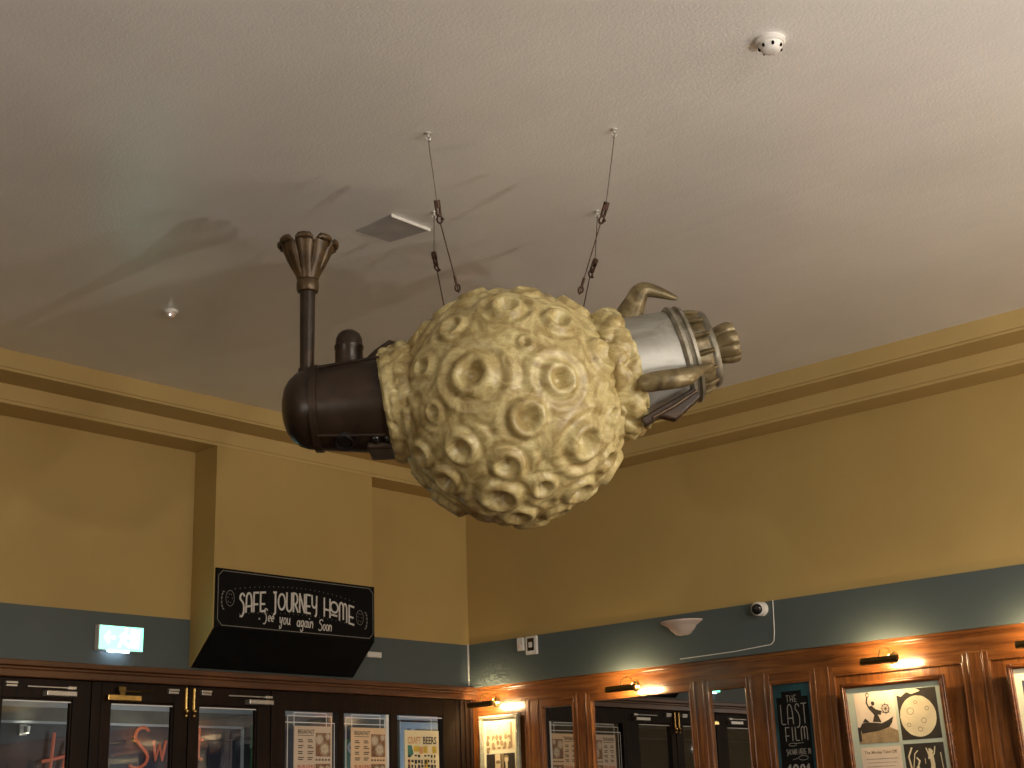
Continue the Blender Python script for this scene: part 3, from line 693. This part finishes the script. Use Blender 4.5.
picture_light(-.262, 2.470, 'brass picture light in the corner, above the beaded silver frame')
for yy, zz, lb in ((-1.622, 2.476, 'brass picture light above the widest mirror'), (-3.637, 2.476, 'brass picture light above the four-print frame'),
                   (-4.63, 2.478, 'brass picture light cut by the right edge of the photo')):
    picture_light(yy, zz, lb)

# ------------------------------------------------------------------ small things on the blue band
t = thing('exit_sign', (-3.214, 0, 2.69), 'lit green and white emergency exit sign above the glass doors', 'exit sign')
build('housing', MB().box(-3.378, -3.054, -.045, 0, 2.690, 2.846), M['white'], t, bevel=.004)
P = lambda u, v, l: (-3.366 + u, -.0455 - l, 2.700 + v)
build('lit_panel', MB().box(-3.369, -3.059, -.048, -.044, 2.696, 2.840), M['exit_green'], t)
q = MB(); P = lambda u, v, l: (-3.366 + u, -.0485 - l, 2.700 + v)
rect(q, .215, .275, .015, .125, P, .001)                                                   # doorway
q2 = [[(.135, .015), (.15, .05), (.165, .075), (.175, .10)], [(.205, .02), (.175, .045), (.165, .075)], [(.20, .075), (.185, .09), (.16, .095), (.145, .08)]]
ribbons(q, q2, .016, P, .001); blob(q, P, .183, .122, .012, .012, .002, seed=1)
ribbons(q, [[(.035, .07), (.10, .07)], [(.06, .10), (.035, .07), (.06, .04)]], .016, P, .0012)  # arrow
build('pictogram', q, M['exit_white'], t)
build('down_light', MB().box(-3.306, -3.156, -.05, -.035, 2.681, 2.689), M['exit_strip'], t)
t = thing('junction_box', (-1.05, 0, 2.80), 'small white box on the blue band beside the black sign box', 'wall box')
build('casing', MB().box(-1.125, -.985, -.03, 0, 2.775, 2.815), M['white'], t, bevel=.004)
XB = -.035
t = thing('call_point', (XB, -.555, 2.83), 'small white wall unit left of the black-faced control on the blue band', 'wall unit')
build('casing', MB().box(XB - .030, XB, -.552, -.616, 2.826, 2.926), M['white'], t, bevel=.006)
build('sensor_eye', MB().ball((XB - .030, -.585, 2.86), .014), M['plaster'], t, smooth=60)
t = thing('control_panel', (XB, -.66, 2.79), 'white wall control with black display on the blue band near the corner', 'wall control')
build('casing', MB().box(XB - .022, XB, -.632, -.746, 2.788, 2.928), M['white'], t, bevel=.006)
build('display', MB().box(XB - .024, XB - .020, -.655, -.720, 2.818, 2.911), M['black_gloss'], t)
build('dial', MB().box(XB - .028, XB - .023, -.670, -.705, 2.841, 2.881), M['white'], t, bevel=.004)
t = thing('wall_sconce', (XB, -2.062, 2.79), 'unlit plaster half-bowl wall light on the blue band', 'wall light')
pr = [(-.092, .030), (-.085, .060), (-.062, .082), (-.058, .092), (-.030, .112), (-.024, .124), (-.006, .158), (.0, .166), (.006, .166), (.002, .150), (-.02, .11)]
m = MB(); vs = []; fs = []; n_ = 24
for k, (h_, r_) in enumerate(pr):
    for j in range(n_ + 1):
        a_ = PI * j / n_; vs.append((XB - r_ * .85 * math.sin(a_), -2.094 + r_ * math.cos(a_), 2.872 + h_))
for k in range(len(pr) - 1):
    for j in range(n_): fs.append((k * (n_ + 1) + j, k * (n_ + 1) + j + 1, (k + 1) * (n_ + 1) + j + 1, (k + 1) * (n_ + 1) + j))
fs.append(tuple(range(n_ + 1))); m.add(vs, fs)
build('bowl', m, M['plaster'], t, smooth=50)
t = thing('security_camera', (XB, -2.706, 2.89), 'round white security camera with a black lens on the blue band', 'camera')
build('base', MB().lathe([(0, .048), (.02, .046), (.03, .036)], (XB, -2.745, 2.885), (-1, 0, 0), 24), M['white'], t, smooth=40)
build('housing', MB().ball((XB - .045, -2.740, 2.883), .048, 24, 14), M['white'], t, smooth=60)
dv = Vector((-.80, -.0, -.22)).normalized(); dv = Vector((-.93, -.33, -.16)).normalized()
c_ = Vector((XB - .045, -2.740, 2.883))
build('lens', MB().lathe([(.030, .036), (.044, .034), (.050, .028), (.052, .010)], c_, dv, 24), M['black_gloss'], t, smooth=40)
tag(build('white_cable', MB().tube([(XB - .004, -2.835, 2.935), (XB - .004, -2.825, 2.72), (XB - .004, -2.815, 2.665), (XB - .004, -2.79, 2.645), (XB - .004, -2.50, 2.628), (XB - .004, -2.05, 2.622)], .0032, 8), M['white'], smooth=60),
    'thin white cable running down the blue band right of the security camera', 'cable')
m = MB(); m.box(-.044, -.036, -.004, -.016, 2.61, 2.936)
tag(build('cable_conduit', m, M['white'], bevel=.002), 'slim white cable conduit upright in the room corner', 'conduit')
tag(build('corner_cable', MB().tube([(-.03, -.022, 2.61), (-.034, -.028, 2.56), (-.06, -.03, 2.53), (-.03, -.028, 2.49), (-.036, -.025, 2.2), (-.03, -.022, 1.6)], .003, 8), M['rust'], smooth=60),
    'thin brown cable trailing down the timber corner below the white conduit', 'cable')

# ------------------------------------------------------------------ SAFE JOURNEY HOME sign box
t = thing('sign_box', (-1.972, -.25, 2.62), 'black chalkboard box reading SAFE JOURNEY HOME on the ochre pier', 'sign')
bx0, bx1, by, bz0, bz1 = -2.662, -1.268, -.262, 2.855, 3.245
build('board', MB().box(bx0, bx1, by, yf - .001, bz0, bz1), M['black'], t, bevel=.003)
m = MB(); pr = [(by, bz0 - .001), (yf, bz0 - .001), (-.020, 2.625), (-.075, 2.625)]
pr = [(by, bz0 - .001), (yf - .002, bz0 - .001), (-.012, 2.619), (-.030, 2.619)]
m.add([(bx0, y, z) for y, z in pr] + [(bx1, y, z) for y, z in pr], [tuple(range(4)), tuple(range(4, 8))[::-1]] + [(k, (k + 1) % 4, (k + 1) % 4 + 4, k + 4) for k in range(4)])
build('sloping_underside', m, M['black'], t)
P = lambda u, v, l: (bx0 + u, by - l, bz0 + v); Wb, Hb = bx1 - bx0, bz1 - bz0
q = MB(); e_ = .016; c_ = .035
ribbons(q, [[(e_ + c_, e_), (Wb - e_ - c_, e_), (Wb - e_, e_ + c_), (Wb - e_, Hb - e_ - c_), (Wb - e_ - c_, Hb - e_), (e_ + c_, Hb - e_), (e_, Hb - e_ - c_), (e_, e_ + c_), (e_ + c_, e_)]], .0045, P)
build('chalk_border', q, M['chalk_dim'], t)
q = MB()
def arch(u): return -(.068 if u < .72 else .095) * ((u - .72) / .65) ** 2
for wd_, u, wid in (('SAFE', .190, .215), ('JOURNEY', .468, .385), ('HOME', .920, .275)):
    l_, tw = word(wd_, .125, .12); k_ = wid / tw
    if wd_ == 'HOME':     # its O is small and sits high over a dash
        h0, o0_ = word('H', .125)[0], arc(0, 0, .034, .036, 0, 360, 16)
        m0 = word('M', .125)[0]; e0 = word('E', .125)[0]
        l_ = h0 + [[(x_ + .092, y_ + .078) for x_, y_ in o0_]] + put(m0, .140, 0) + put(e0, .230, 0) + [[(.068, .022), (.116, .022)]]; k_ = 1.0
    ribbons(q, [[(x_ * k_ + u, y_ + .152 + arch(x_ * k_ + u)) for x_, y_ in ln] for ln in l_], .0135, P)
for wd_, uu, sz in (('See', .385, .085), ('you', .525, .085), ('again', .675, .085), ('soon', .860, .085)):
    if wd_ == 'See': l_ = word('S', .085)[0] + put(word('ee', sz, .03)[0], .040, 0)
    elif wd_ == 'soon': l_ = word('s', .15)[0] + put(word('oon', sz, .03)[0], .046, 0)
    else: l_ = word(wd_, sz * 1.05, .05)[0]
    ribbons(q, put(l_, uu, .066 - (uu - .4) * .05, .12), .0075, P, .0015)
rect(q, .350, .361, .075, .086, P)
build('chalk_lettering', q, M['chalk'], t)
q = MB()
for k in range(27):
    uu = .150 + k * .040; vv = .312 + arch(uu) * 1.0 ; rect(q, uu, uu + .006, vv, vv + .006, P)
for k in range(26):
    uu = .190 + k * .038; vv = .132 + arch(uu) * .75 ; rect(q, uu, uu + .005, vv, vv + .005, P)
for (cu_, cv_, s_) in ((.095, .185, 1), (1.270, .145, -1)):                         # chalk film reels / leaf sprays
    ribbons(q, [arc(cu_ + .018 * s_, cv_ + .012, .034, .052, 0, 360, 16), arc(cu_ - .028 * s_, cv_ - .005, .022, .060, 90 if s_ > 0 else -90, 270 if s_ > 0 else 90, 10)], .0035, P)
    for k in range(6):
        rect(q, cu_ + .018 * s_ + .018 * math.cos(k) - .003, cu_ + .018 * s_ + .018 * math.cos(k) + .003, cv_ + .03 * math.sin(k) + .009, cv_ + .03 * math.sin(k) + .015, P)
        aa = math.radians((110 if s_ > 0 else -70) + k * 28); rect(q, cu_ - .028 * s_ + .022 * math.cos(aa) - .006, cu_ - .028 * s_ + .022 * math.cos(aa) + .006, cv_ - .005 + .06 * math.sin(aa) - .004, cv_ - .005 + .06 * math.sin(aa) + .004, P)
build('chalk_flourish', q, M['chalk_dim'], t)

# ------------------------------------------------------------------ ceiling fittings
def detector(x, y, s, label, tall):
    t = thing('smoke_detector', (x, y, H), label, 'smoke detector')
    m = MB().lathe([(0, .056 * s), (-.014 * s, .056 * s), (-.020 * s, .050 * s)], (x, y, H), (0, 0, 1), 28)
    build('base', m, M['white'], t, smooth=35)
    m = MB().lathe([(-.020 * s, .046 * s), (-.034 * s, .042 * s), (-.048 * s, .030 * s), (-.052 * s, .018 * s), (-.052 * s, 0.001)], (x, y, H), (0, 0, 1), 28)
    build('dome', m, M['white'], t, smooth=35)
    for k in range(7):
        a_ = 2 * PI * k / 7 + .3; build('vent_slot', MB().ball((x + .041 * s * math.cos(a_), y + .041 * s * math.sin(a_), H - .034 * s), .006 * s, 8, 6, (1, 1, 1.4)), M['black'], t, smooth=60)
    return t
detector(-4.078, -5.514, 1.0, 'white round smoke detector with dark vents on the ceiling above the sculpture\'s right', 1)
t = thing('ceiling_sensor', (-4.022, -1.645, H), 'tiny white sensor dome on the ceiling above the left wall', 'sensor')
build('base', MB().lathe([(0, .040), (-.012, .038), (-.018, .030)], (-4.022, -1.645, H), (0, 0, 1), 24), M['white'], t, smooth=40)
build('dome', MB().lathe([(-.018, .026), (-.034, .022), (-.042, .010), (-.043, .001)], (-4.022, -1.645, H), (0, 0, 1), 20), M['plaster'], t, smooth=60)
build('led', MB().ball((-4.045, -1.672, H - .034), .005), M['red_led'], t, smooth=60)
t = thing('ceiling_hatch', (-3.90, -3.28, H), 'small grey square plate on the ceiling with one bright edge', 'hatch')
m = MB(); c4 = [(-4.023, -3.161), (-4.028, -3.411), (-3.773, -3.411), (-3.813, -3.174)]
m.add([(x_, y_, H + .002) for x_, y_ in c4] + [(x_, y_, H - .006) for x_, y_ in c4], [(0, 1, 2, 3), (4, 5, 6, 7), (0, 1, 5, 4), (1, 2, 6, 5), (2, 3, 7, 6), (3, 0, 4, 7)])
build('plate', m, M['hatch'], t)
build('edge_strip', MB().box(-4.028, -3.773, -3.416, -3.408, H - .014, H), M['white'], t, bevel=.001)

# ------------------------------------------------------------------ the hanging sculpture
C0 = Vector((-3.95902, -4.06382, 3.25376)); RZ = math.radians(-48.32)
sc = thing('moon_sculpture', C0, 'hanging cream cratered globe pierced by a dark vessel and a silver nozzle', 'sculpture', rotz=RZ)
def part(name, mb, m_, smooth=45, parent=sc, bevel=0): return build(name, mb, m_, parent, smooth, bevel, world=False)
craters = [(-0.301, -0.953, -0.019, 0.300), (0.378, -0.924, -0.05, 0.24), (0.118, -0.923, -0.366, 0.215), (0.605, -0.63, -0.487, 0.29), (-0.006, -0.795, 0.606, 0.235), (0.422, -0.773, 0.474, 0.18), (-0.456, -0.753, 0.474, 0.156), (-0.7, -0.693, 0.173, 0.150), (0.133, -0.961, 0.241, 0.094), (0.75, -0.623, 0.224, 0.19), (-0.424, -0.716, -0.555, 0.194), (-0.051, -0.707, -0.705, 0.195), (-0.134, -0.438, -0.889, 0.30), (0.231, -0.501, -0.834, 0.165), (0.536, -0.228, -0.813, 0.20), (0.779, -0.27, -0.567, 0.165), (-0.635, -0.733, -0.245, 0.124), (-0.755, -0.408, -0.514, 0.165), (0.827, -0.503, -0.249, 0.13), (-0.773, -0.256, 0.58, 0.20), (-0.554, -0.399, -0.731, 0.18), (-0.905, -0.384, -0.181, 0.18), (-0.3, -0.346, 0.889, 0.23), (0.566, -0.313, 0.763, 0.21), (0.796, -0.251, 0.551, 0.19), (0.021, -0.168, -0.986, 0.20), (0.352, -0.019, -0.936, 0.17), (-0.542, -0.315, 0.779, 0.18), (-0.957, -0.076, -0.281, 0.15), (-0.124, -0.901, -0.415, 0.083), (0.478, -0.826, -0.299, 0.08), (0.17, -.52, .84, .16), (.12, -.93, .06, .07), (-.62, -.78, -.03, .08), (.02, -.97, -.2, .075), (.3, -.86, .25, .07), (-.2, -.87, .36, .085), (.62, -.78, .08, .07), (.35, -.72, -.62, .08), (-.25, -.82, -.50, .07)]
craters = [c for c in craters if c[3] > .09]
rg = random.Random(21); tries = 0
while tries < 4000 and len(craters) < 90:                # the far side, seen from other positions
    tries += 1
    v = Vector((rg.gauss(0, 1), rg.gauss(0, 1), rg.gauss(0, 1))).normalized(); r_ = rg.choice((.28, .22, .18, .14, .10))
    if v.y < 0.0 or abs(v.x) > .86: continue
    if all(v.angle(Vector(c[:3])) > (r_ + c[3]) * .82 for c in craters): craters.append((v.x, v.y, v.z, r_))
bm = bmesh.new(); bmesh.ops.create_icosphere(bm, subdivisions=7, radius=1.0)
me = bpy.data.meshes.new('cratered_globe'); bm.to_mesh(me); bm.free()
co = np.empty(len(me.vertices) * 3); me.vertices.foreach_get('co', co); co = co.reshape(-1, 3)
rs = np.random.RandomState(4)
def nz(p, f, n=10):
    o = 0
    for k in range(n):
        d = rs.normal(size=3); d /= np.linalg.norm(d); o = o + np.sin(p @ d * f * rs.uniform(.6, 1.5) + rs.uniform(0, 6.28))
    return o / math.sqrt(n)
wv = np.stack([nz(co, 5) for _ in range(3)], 1) * .017 + np.stack([nz(co, 11) for _ in range(3)], 1) * .0030
q_ = co + wv; q_ /= np.linalg.norm(q_, axis=1)[:, None]
tk = np.array([0, .10, .20, .32, .42, .52, .62, .72, .84, .96, 1.10, 1.3])
single = np.array([-.60, -.52, -.20, .50, .95, 1.0, .66, .16, .34, .50, .05, .0])
double = np.array([-.55, -.45, .15, .95, .95, .42, .14, .46, .88, .66, .05, .0])
num = np.zeros(len(co)); den = np.zeros(len(co)); dmin = np.full(len(co), 9.0)
for k, (cx_, cy_, cz_, R_) in enumerate(craters):
    c = np.array([cx_, cy_, cz_]); c /= np.linalg.norm(c); R_ = R_ * 1.22
    ang = np.arccos(np.clip(q_ @ c, -1, 1)); tt = ang / R_
    pr_ = double if R_ > .28 else single
    hgt = .0135 + .092 * min(R_, .32)
    ha = hgt * np.interp(tt, tk, pr_)
    w_ = np.clip(1.22 - tt, 0, None) ** 4 * 10
    num += w_ * ha; den += w_
    dmin = np.minimum(dmin, (ang - R_) )
den0 = .10
flow = (.007 + .007 * np.cos(np.clip(dmin, -.3, .5) * 46 + nz(co, 5, 8) * .9))
hfin = (num + den0 * flow) / (den + den0) + nz(co, 14, 14) * .0006
rad = .479 + hfin
# smooth the interpolation kinks
me.vertices.foreach_set('co', (co * rad[:, None]).ravel())
me.materials.append(M['moon']); me.polygons.foreach_set('use_smooth', [True] * len(me.polygons)); me.update()
gl = link('cratered_globe', me, sc)
sm = gl.modifiers.new('smooth', 'SMOOTH'); sm.iterations = 3; sm.factor = .5
def collar(org, ax, prof, seed, n, amp, size):
    ax = Vector(ax).normalized(); m = MB(); NS, NA = 56, 220
    hs = np.interp(np.linspace(0, 1, NS), np.linspace(0, 1, len(prof)), [p_[0] for p_ in prof])
    rr = np.interp(np.linspace(0, 1, NS), np.linspace(0, 1, len(prof)), [p_[1] for p_ in prof])
    m.lathe(list(zip(hs, rr)), org, ax, NA, cap=False)
    v = np.array(m.v); o_ = np.array(org); a_ = np.array(ax); d = v - o_; h = d @ a_; rad_ = d - np.outer(h, a_); rl = np.linalg.norm(rad_, axis=1); rd = rad_ / rl[:, None]
    out = rd * .85 + a_ * .5; out /= np.linalg.norm(out, axis=1)[:, None]
    rg = np.random.RandomState(seed); disp = np.zeros(len(v)); mid = np.array([v[rg.randint(len(v))] for _ in range(n)])
    for c in mid:
        s_ = size * rg.uniform(.6, 1.25); q2 = ((v - c) ** 2).sum(1) / s_ ** 2
        disp = np.maximum(disp, amp * rg.uniform(.7, 1.15) * np.sqrt(np.clip(1 - q2, 0, None)))
    v = v + out * disp[:, None]; m.v = [tuple(p_) for p_ in v]
    o = part('lumpy_collar', m, M['moon'], 180)
    s_ = o.modifiers.new('smooth', 'SMOOTH'); s_.iterations = 4
    return o
collar((0, 0, .100), (-1, 0, -.16), [(.35, .225), (.41, .252), (.45, .246), (.490, .238), (.515, .228), (.527, .212), (.525, .190)], 5, 190, .017, .029)
collar((0, 0, .015), (.972, 0, .236), [(.36, .235), (.41, .264), (.45, .268), (.48, .262), (.505, .252), (.520, .236), (.518, .205)], 9, 120, .026, .036)
# dark vessel on the left
ax = Vector((-1, 0, -.035)).normalized(); o0 = Vector((-.36, 0, .034))
def along(s): return o0 + ax * s
hp = [(0, .212), (.17, .208), (.30, .194), (.438, .178), (.440, .186), (.470, .184), (.472, .172), (.500, .168), (.535, .155), (.565, .130), (.585, .100), (.597, .060), (.600, .02), (.600, .001)]
part('hull', MB().lathe(hp, o0, ax, 56), M['hull'], 35)
m = MB()
for a_ in (-.62, .62, 2.5, -2.5):
    pts = []
    for s_, r_ in ((.12, .212), (.2, .206), (.30, .197), (.438, .183)):
        c = along(s_); pts.append((c.x, c.y + r_ * math.sin(a_) * 1.0, c.z + r_ * math.cos(a_)))
    part('hull_seam', MB().tube(pts, .007, 8), M['hull'], 60)
part('hull_band', MB().torus(along(.158), ax, .211, .009, 56, 10), M['hull'], 60)
# tall funnel
px = -.860
part('funnel_base', MB().lathe([(0, .058), (.02, .055), (.03, .042), (.05, .038)], (px, 0, .145), (0, 0, 1), 28), M['hull'], 40)
part('funnel_pipe', MB().lathe([(0, .030), (.20, .032), (.38, .033)], (px - .002, 0, .17), (0, 0, 1), 28), M['hull'], 40)
part('funnel_collar', MB().lathe([(0, .034), (.004, .044), (.014, .048), (.046, .048), (.056, .044), (.060, .034)], (px - .002, 0, .540), (0, 0, 1), 28), M['funnel'], 40)
def petal(k, h, r, a):
    f = abs(math.cos(4 * a)) ** .45
    t_ = max(0, (h - .01) / .12)
    return r * (1 - .17 * min(1, t_ * 1.5) * (1 - f))
fp = [(0, .046), (.02, .052), (.06, .074), (.10, .094), (.135, .108), (.155, .115), (.168, .121), (.173, .127), (.167, .130), (.160, .127)]
def petal2(k, h, r, a): return petal(k, h, r, a)
inner = [(.158, .118), (.162, .108), (.14, .090), (.09, .062), (.03, .038), (.03, .001)]
m = MB(); m.lathe(fp + [(.160, .120)] + inner[1:], (px - .002, 0, .598), (0, 0, 1), 96, rfun=petal)
for v_ in range(len(m.v)):                             # lip height follows the petals: scalloped edge
    x_, y_, z_ = m.v[v_]; dx, dy = x_ - (px - .002), y_; rr = math.hypot(dx, dy)
    if z_ > .598 + .11: m.v[v_] = (x_, y_, z_ - .026 * (1 - abs(math.cos(4 * math.atan2(dy, dx))) ** .6) * (z_ - .708) / .06)
part('petal_funnel', m, M['funnel'], 50)
# rolled petal tips
for k in range(8):
    m = MB(); a_ = k * PI / 4
    c = Vector((px - .002 + .119 * math.cos(a_), .119 * math.sin(a_), .762)); tv = Vector((-math.sin(a_), math.cos(a_), 0))
    m.tube([c - tv * .036 - Vector((0, 0, .010)), c - tv * .022, c, c + tv * .022, c + tv * .036 - Vector((0, 0, .010))], [.006, .013, .016, .013, .006], 10)
    part('petal_lip', m, M['funnel'], 60)
# short domed turret
part('turret', MB().lathe([(0, .066), (.02, .060), (.10, .059), (.105, .062), (.118, .062), (.122, .058), (.150, .056), (.172, .046), (.186, .028), (.190, .001)], (-.684, 0, .172), (0, 0, 1), 36), M['hull'], 35)
m = MB(); m.tube([(-.60, -.03, .200), (-.555, -.03, .226), (-.50, -.02, .262), (-.47, -.02, .262)], [.022, .034, .040, .03], 14, flat=1.6)
part('deck_hatch', m, M['hull'], 60)
m = MB(); m.lathe([(0, .040), (.03, .040), (.042, .032), (.046, .001)], (-.69, -.075, -.120), (0, -.55, -.85), 24); m.torus((-.69, -.098, -.158), (0, -.55, -.85), .036, .008)
part('porthole_boss', m, M['black_gloss'], 40)
m = MB(); m.box(-.60, -.47, -.10, .10, -.190, -.155); part('keel_block', m, M['hull'], bevel=.012)
for s_ in (-.56, -.51): part('keel_bolt', MB().ball((s_, -.11, -.150), .022, 14, 8), M['black_gloss'], 60)
# silver nozzle on the right
ax2 = Vector((.970, 0, .243)).normalized(); o2 = Vector((.40, 0, .112))
ang0 = 0
part('nozzle_body', MB().lathe([(0, .228), (.12, .224), (.330, .198)], o2, ax2, 56), M['silver'], 35)
part('nozzle_rim', MB().lathe([(.306, .190), (.308, .208), (.320, .218), (.334, .213), (.338, .200), (.348, .202), (.356, .212), (.370, .207), (.374, .185), (.374, .15)], o2, ax2, 56), M['pewter'], 35)
def rib(k, h, r, a): return r * (1.0 - .05 * (0.5 + 0.5 * math.cos(14 * a)) ** 3) if .37 < h < .43 else r
part('ribbed_neck', MB().lathe([(.36, .172), (.385, .174), (.41, .172), (.43, .166), (.445, .158)], o2, ax2, 112, rfun=rib), M['bronze'], 35)
for k in range(14):
    m = MB(); a_ = 2 * PI * k / 14; e1 = ax2.orthogonal().normalized(); e2 = ax2.cross(e1); d = e1 * math.cos(a_) + e2 * math.sin(a_)
    m.tube([o2 + ax2 * .36 + d * .174, o2 + ax2 * .40 + d * .175, o2 + ax2 * .440 + d * .164], [.010, .011, .009], 8, flat=1.5)
    part('neck_rib', m, M['bronze'], 60)
part('rear_rim', MB().lathe([(.422, .14), (.425, .160), (.436, .168), (.450, .169), (.462, .163), (.466, .150), (.470, .10), (.470, .001)], o2, ax2, 56), M['pewter'], 35)
def flute(k, h, r, a): return r * (1.0 - .13 * (1 - abs(math.cos(4 * a)) ** .6)) if h > .475 else r
part('fluted_tip', MB().lathe([(.46, .062), (.475, .068), (.50, .082), (.535, .090), (.562, .091), (.572, .085), (.572, .060), (.555, .050), (.555, .001)], o2, ax2, 96, rfun=flute), M['bronze'], 40)
# limbs
def smooth_path(pts, n=6):
    out = []
    P_ = [np.array(p_, float) for p_ in pts]; P_ = [2 * P_[0] - P_[1]] + P_ + [2 * P_[-1] - P_[-2]]
    for i in range(1, len(P_) - 2):
        for j in range(n):
            t_ = j / n; a_, b_, c_, d_ = P_[i - 1:i + 3]
            out.append(.5 * ((2 * b_) + (-a_ + c_) * t_ + (2 * a_ - 5 * b_ + 4 * c_ - d_) * t_ ** 2 + (-a_ + 3 * b_ - 3 * c_ + d_) * t_ ** 3))
    out.append(P_[-2]); return out
def limb(name, pts, flat, up, n_=6):
    s_ = smooth_path(pts, n_); m = MB().tube([p_[:3] for p_ in s_], [max(.004, p_[3]) for p_ in s_], 16, flat=flat, up=up)
    return part(name, m, M['bronze'], 60)
limb('bent_fin', [(.500, -.03, .320, .064), (.512, -.03, .372, .060), (.540, -.03, .432, .046), (.566, -.03, .478, .040), (.596, -.03, .486, .033), (.650, -.03, .470, .025), (.70, -.03, .449, .015), (.722, -.03, .440, .007)], .7, (1, 0, 0), 3)
limb('bent_fin', [(.520, -.235, .000, .030), (.545, -.245, .004, .040), (.60, -.255, .010, .042), (.665, -.255, .016, .042), (.712, -.245, .028, .040), (.745, -.225, .048, .028), (.80, -.195, .078, .016), (.825, -.185, .090, .008)], .8, (0, 0, 1), 2)
m = MB(); pf = [(.520, -.115), (.600, -.070), (.745, .008), (.775, -.030), (.665, -.128), (.600, -.110), (.540, -.150)]; nf = len(pf)
m.add([(x_, y_, z_) for y_ in (-.155, -.105) for x_, z_ in pf], [tuple(range(nf)), tuple(range(nf, 2 * nf))[::-1]] + [(k, (k + 1) % nf, (k + 1) % nf + nf, k + nf) for k in range(nf)])
part('lower_fin', m, M['hull'], bevel=.008)
part('fin_edge', MB().tube([(.570, -.165, -.118), (.66, -.165, -.072), (.755, -.165, -.012)], [.006, .008, .006], 8), M['funnel'], 60)
limb('bent_fin', [(.512, .22, .10, .05), (.56, .27, .11, .046), (.64, .28, .13, .038), (.74, .24, .17, .018), (.78, .22, .18, .008)], .8, (0, 0, 1))

# ------------------------------------------------------------------ hanging cables
rot = Matrix.Rotation(RZ, 3, 'Z')
def loc2w(p): return C0 + rot @ Vector(p)
cables = [
 ('front steel cable hanging the sculpture, on the side nearest the tall funnel', (-.306, -.415, 1.067), (-.279, -.33, .789), (-.270, -.30, .717), (-.204, -.18, .446)),
 ('rear steel cable hanging the sculpture, nearest the grey ceiling plate', (-.332, .377, 1.067), (-.333, .33, .831), (-.319, .30, .745), (-.270, .16, .430)),
 ('front steel cable hanging the sculpture, on the side of the silver nozzle', (.465, -.391, 1.067), (.418, -.33, .753), (.395, -.30, .690), (.295, -.20, .410)),
 ('rear steel cable hanging the sculpture, on the side of the silver nozzle', (.433, .433, 1.067), (.403, .33, .768), (.375, .30, .689), (.310, .20, .41))]
for lb, A_, B_, D_, E_ in cables:
    A_, B_, D_, E_ = [loc2w(p_) for p_ in (A_, B_, D_, E_)]
    t = thing('suspension_cable', A_, lb, 'cable', 'steel cables hanging the sculpture')
    up_ = Vector((0, 0, 1))
    m = MB().lathe([(0, .012), (-.006, .012), (-.010, .006), (-.02, .005)], (A_.x, A_.y, H), (0, 0, 1), 14); m.torus(A_ - up_ * .026, (1, .4, 0), .009, .0028, 14, 6)
    build('ceiling_eye', m, M['steel'], t, smooth=50)
    m = MB().tube([A_ - up_ * .03, B_], .0022, 6); m.tube([A_ - up_ * .03 + Vector((.003, 0, 0)), A_ + (B_ - A_) * .12 + Vector((.002, 0, 0))], .0035, 6)
    build('upper_wire', m, M['wire'], t)
    m = MB(); d_ = (D_ - B_).normalized(); s_ = d_.cross(Vector((0, 1, .3))).normalized() * .010; L_ = (D_ - B_).length
    for sg in (-1, 1): m.tube([B_ + s_ * sg, B_ + d_ * L_ * .62 + s_ * sg], .0055, 8)
    m.tube([B_ - d_ * .012, B_ + d_ * .020], .013, 10); m.tube([B_ + d_ * L_ * .56, B_ + d_ * L_ * .70], .011, 10)
    build('turnbuckle', m, M['rust'], t, smooth=50)
    m = MB(); c = B_ + d_ * L_ * .88; n_ = s_.cross(d_).normalized()
    m.torus(c, n_, .015, .0042, 18, 6); m.tube([c + s_ * 1.6 - s_ * .6, c + s_ * 2.2], .0055, 8)
    build('shackle', m, M['rust'], t, smooth=50)
    e_ = (E_ - D_).normalized(); build('lower_wire', MB().tube([D_, E_], .0026, 6), M['rust'], t)
    m = MB(); m.tube([E_ - e_ * .075, E_ - e_ * .035], .006, 8); m.torus(E_ - e_ * .022, n_, .014, .004, 16, 6)
    build('hook', m, M['rust'], t, smooth=50)
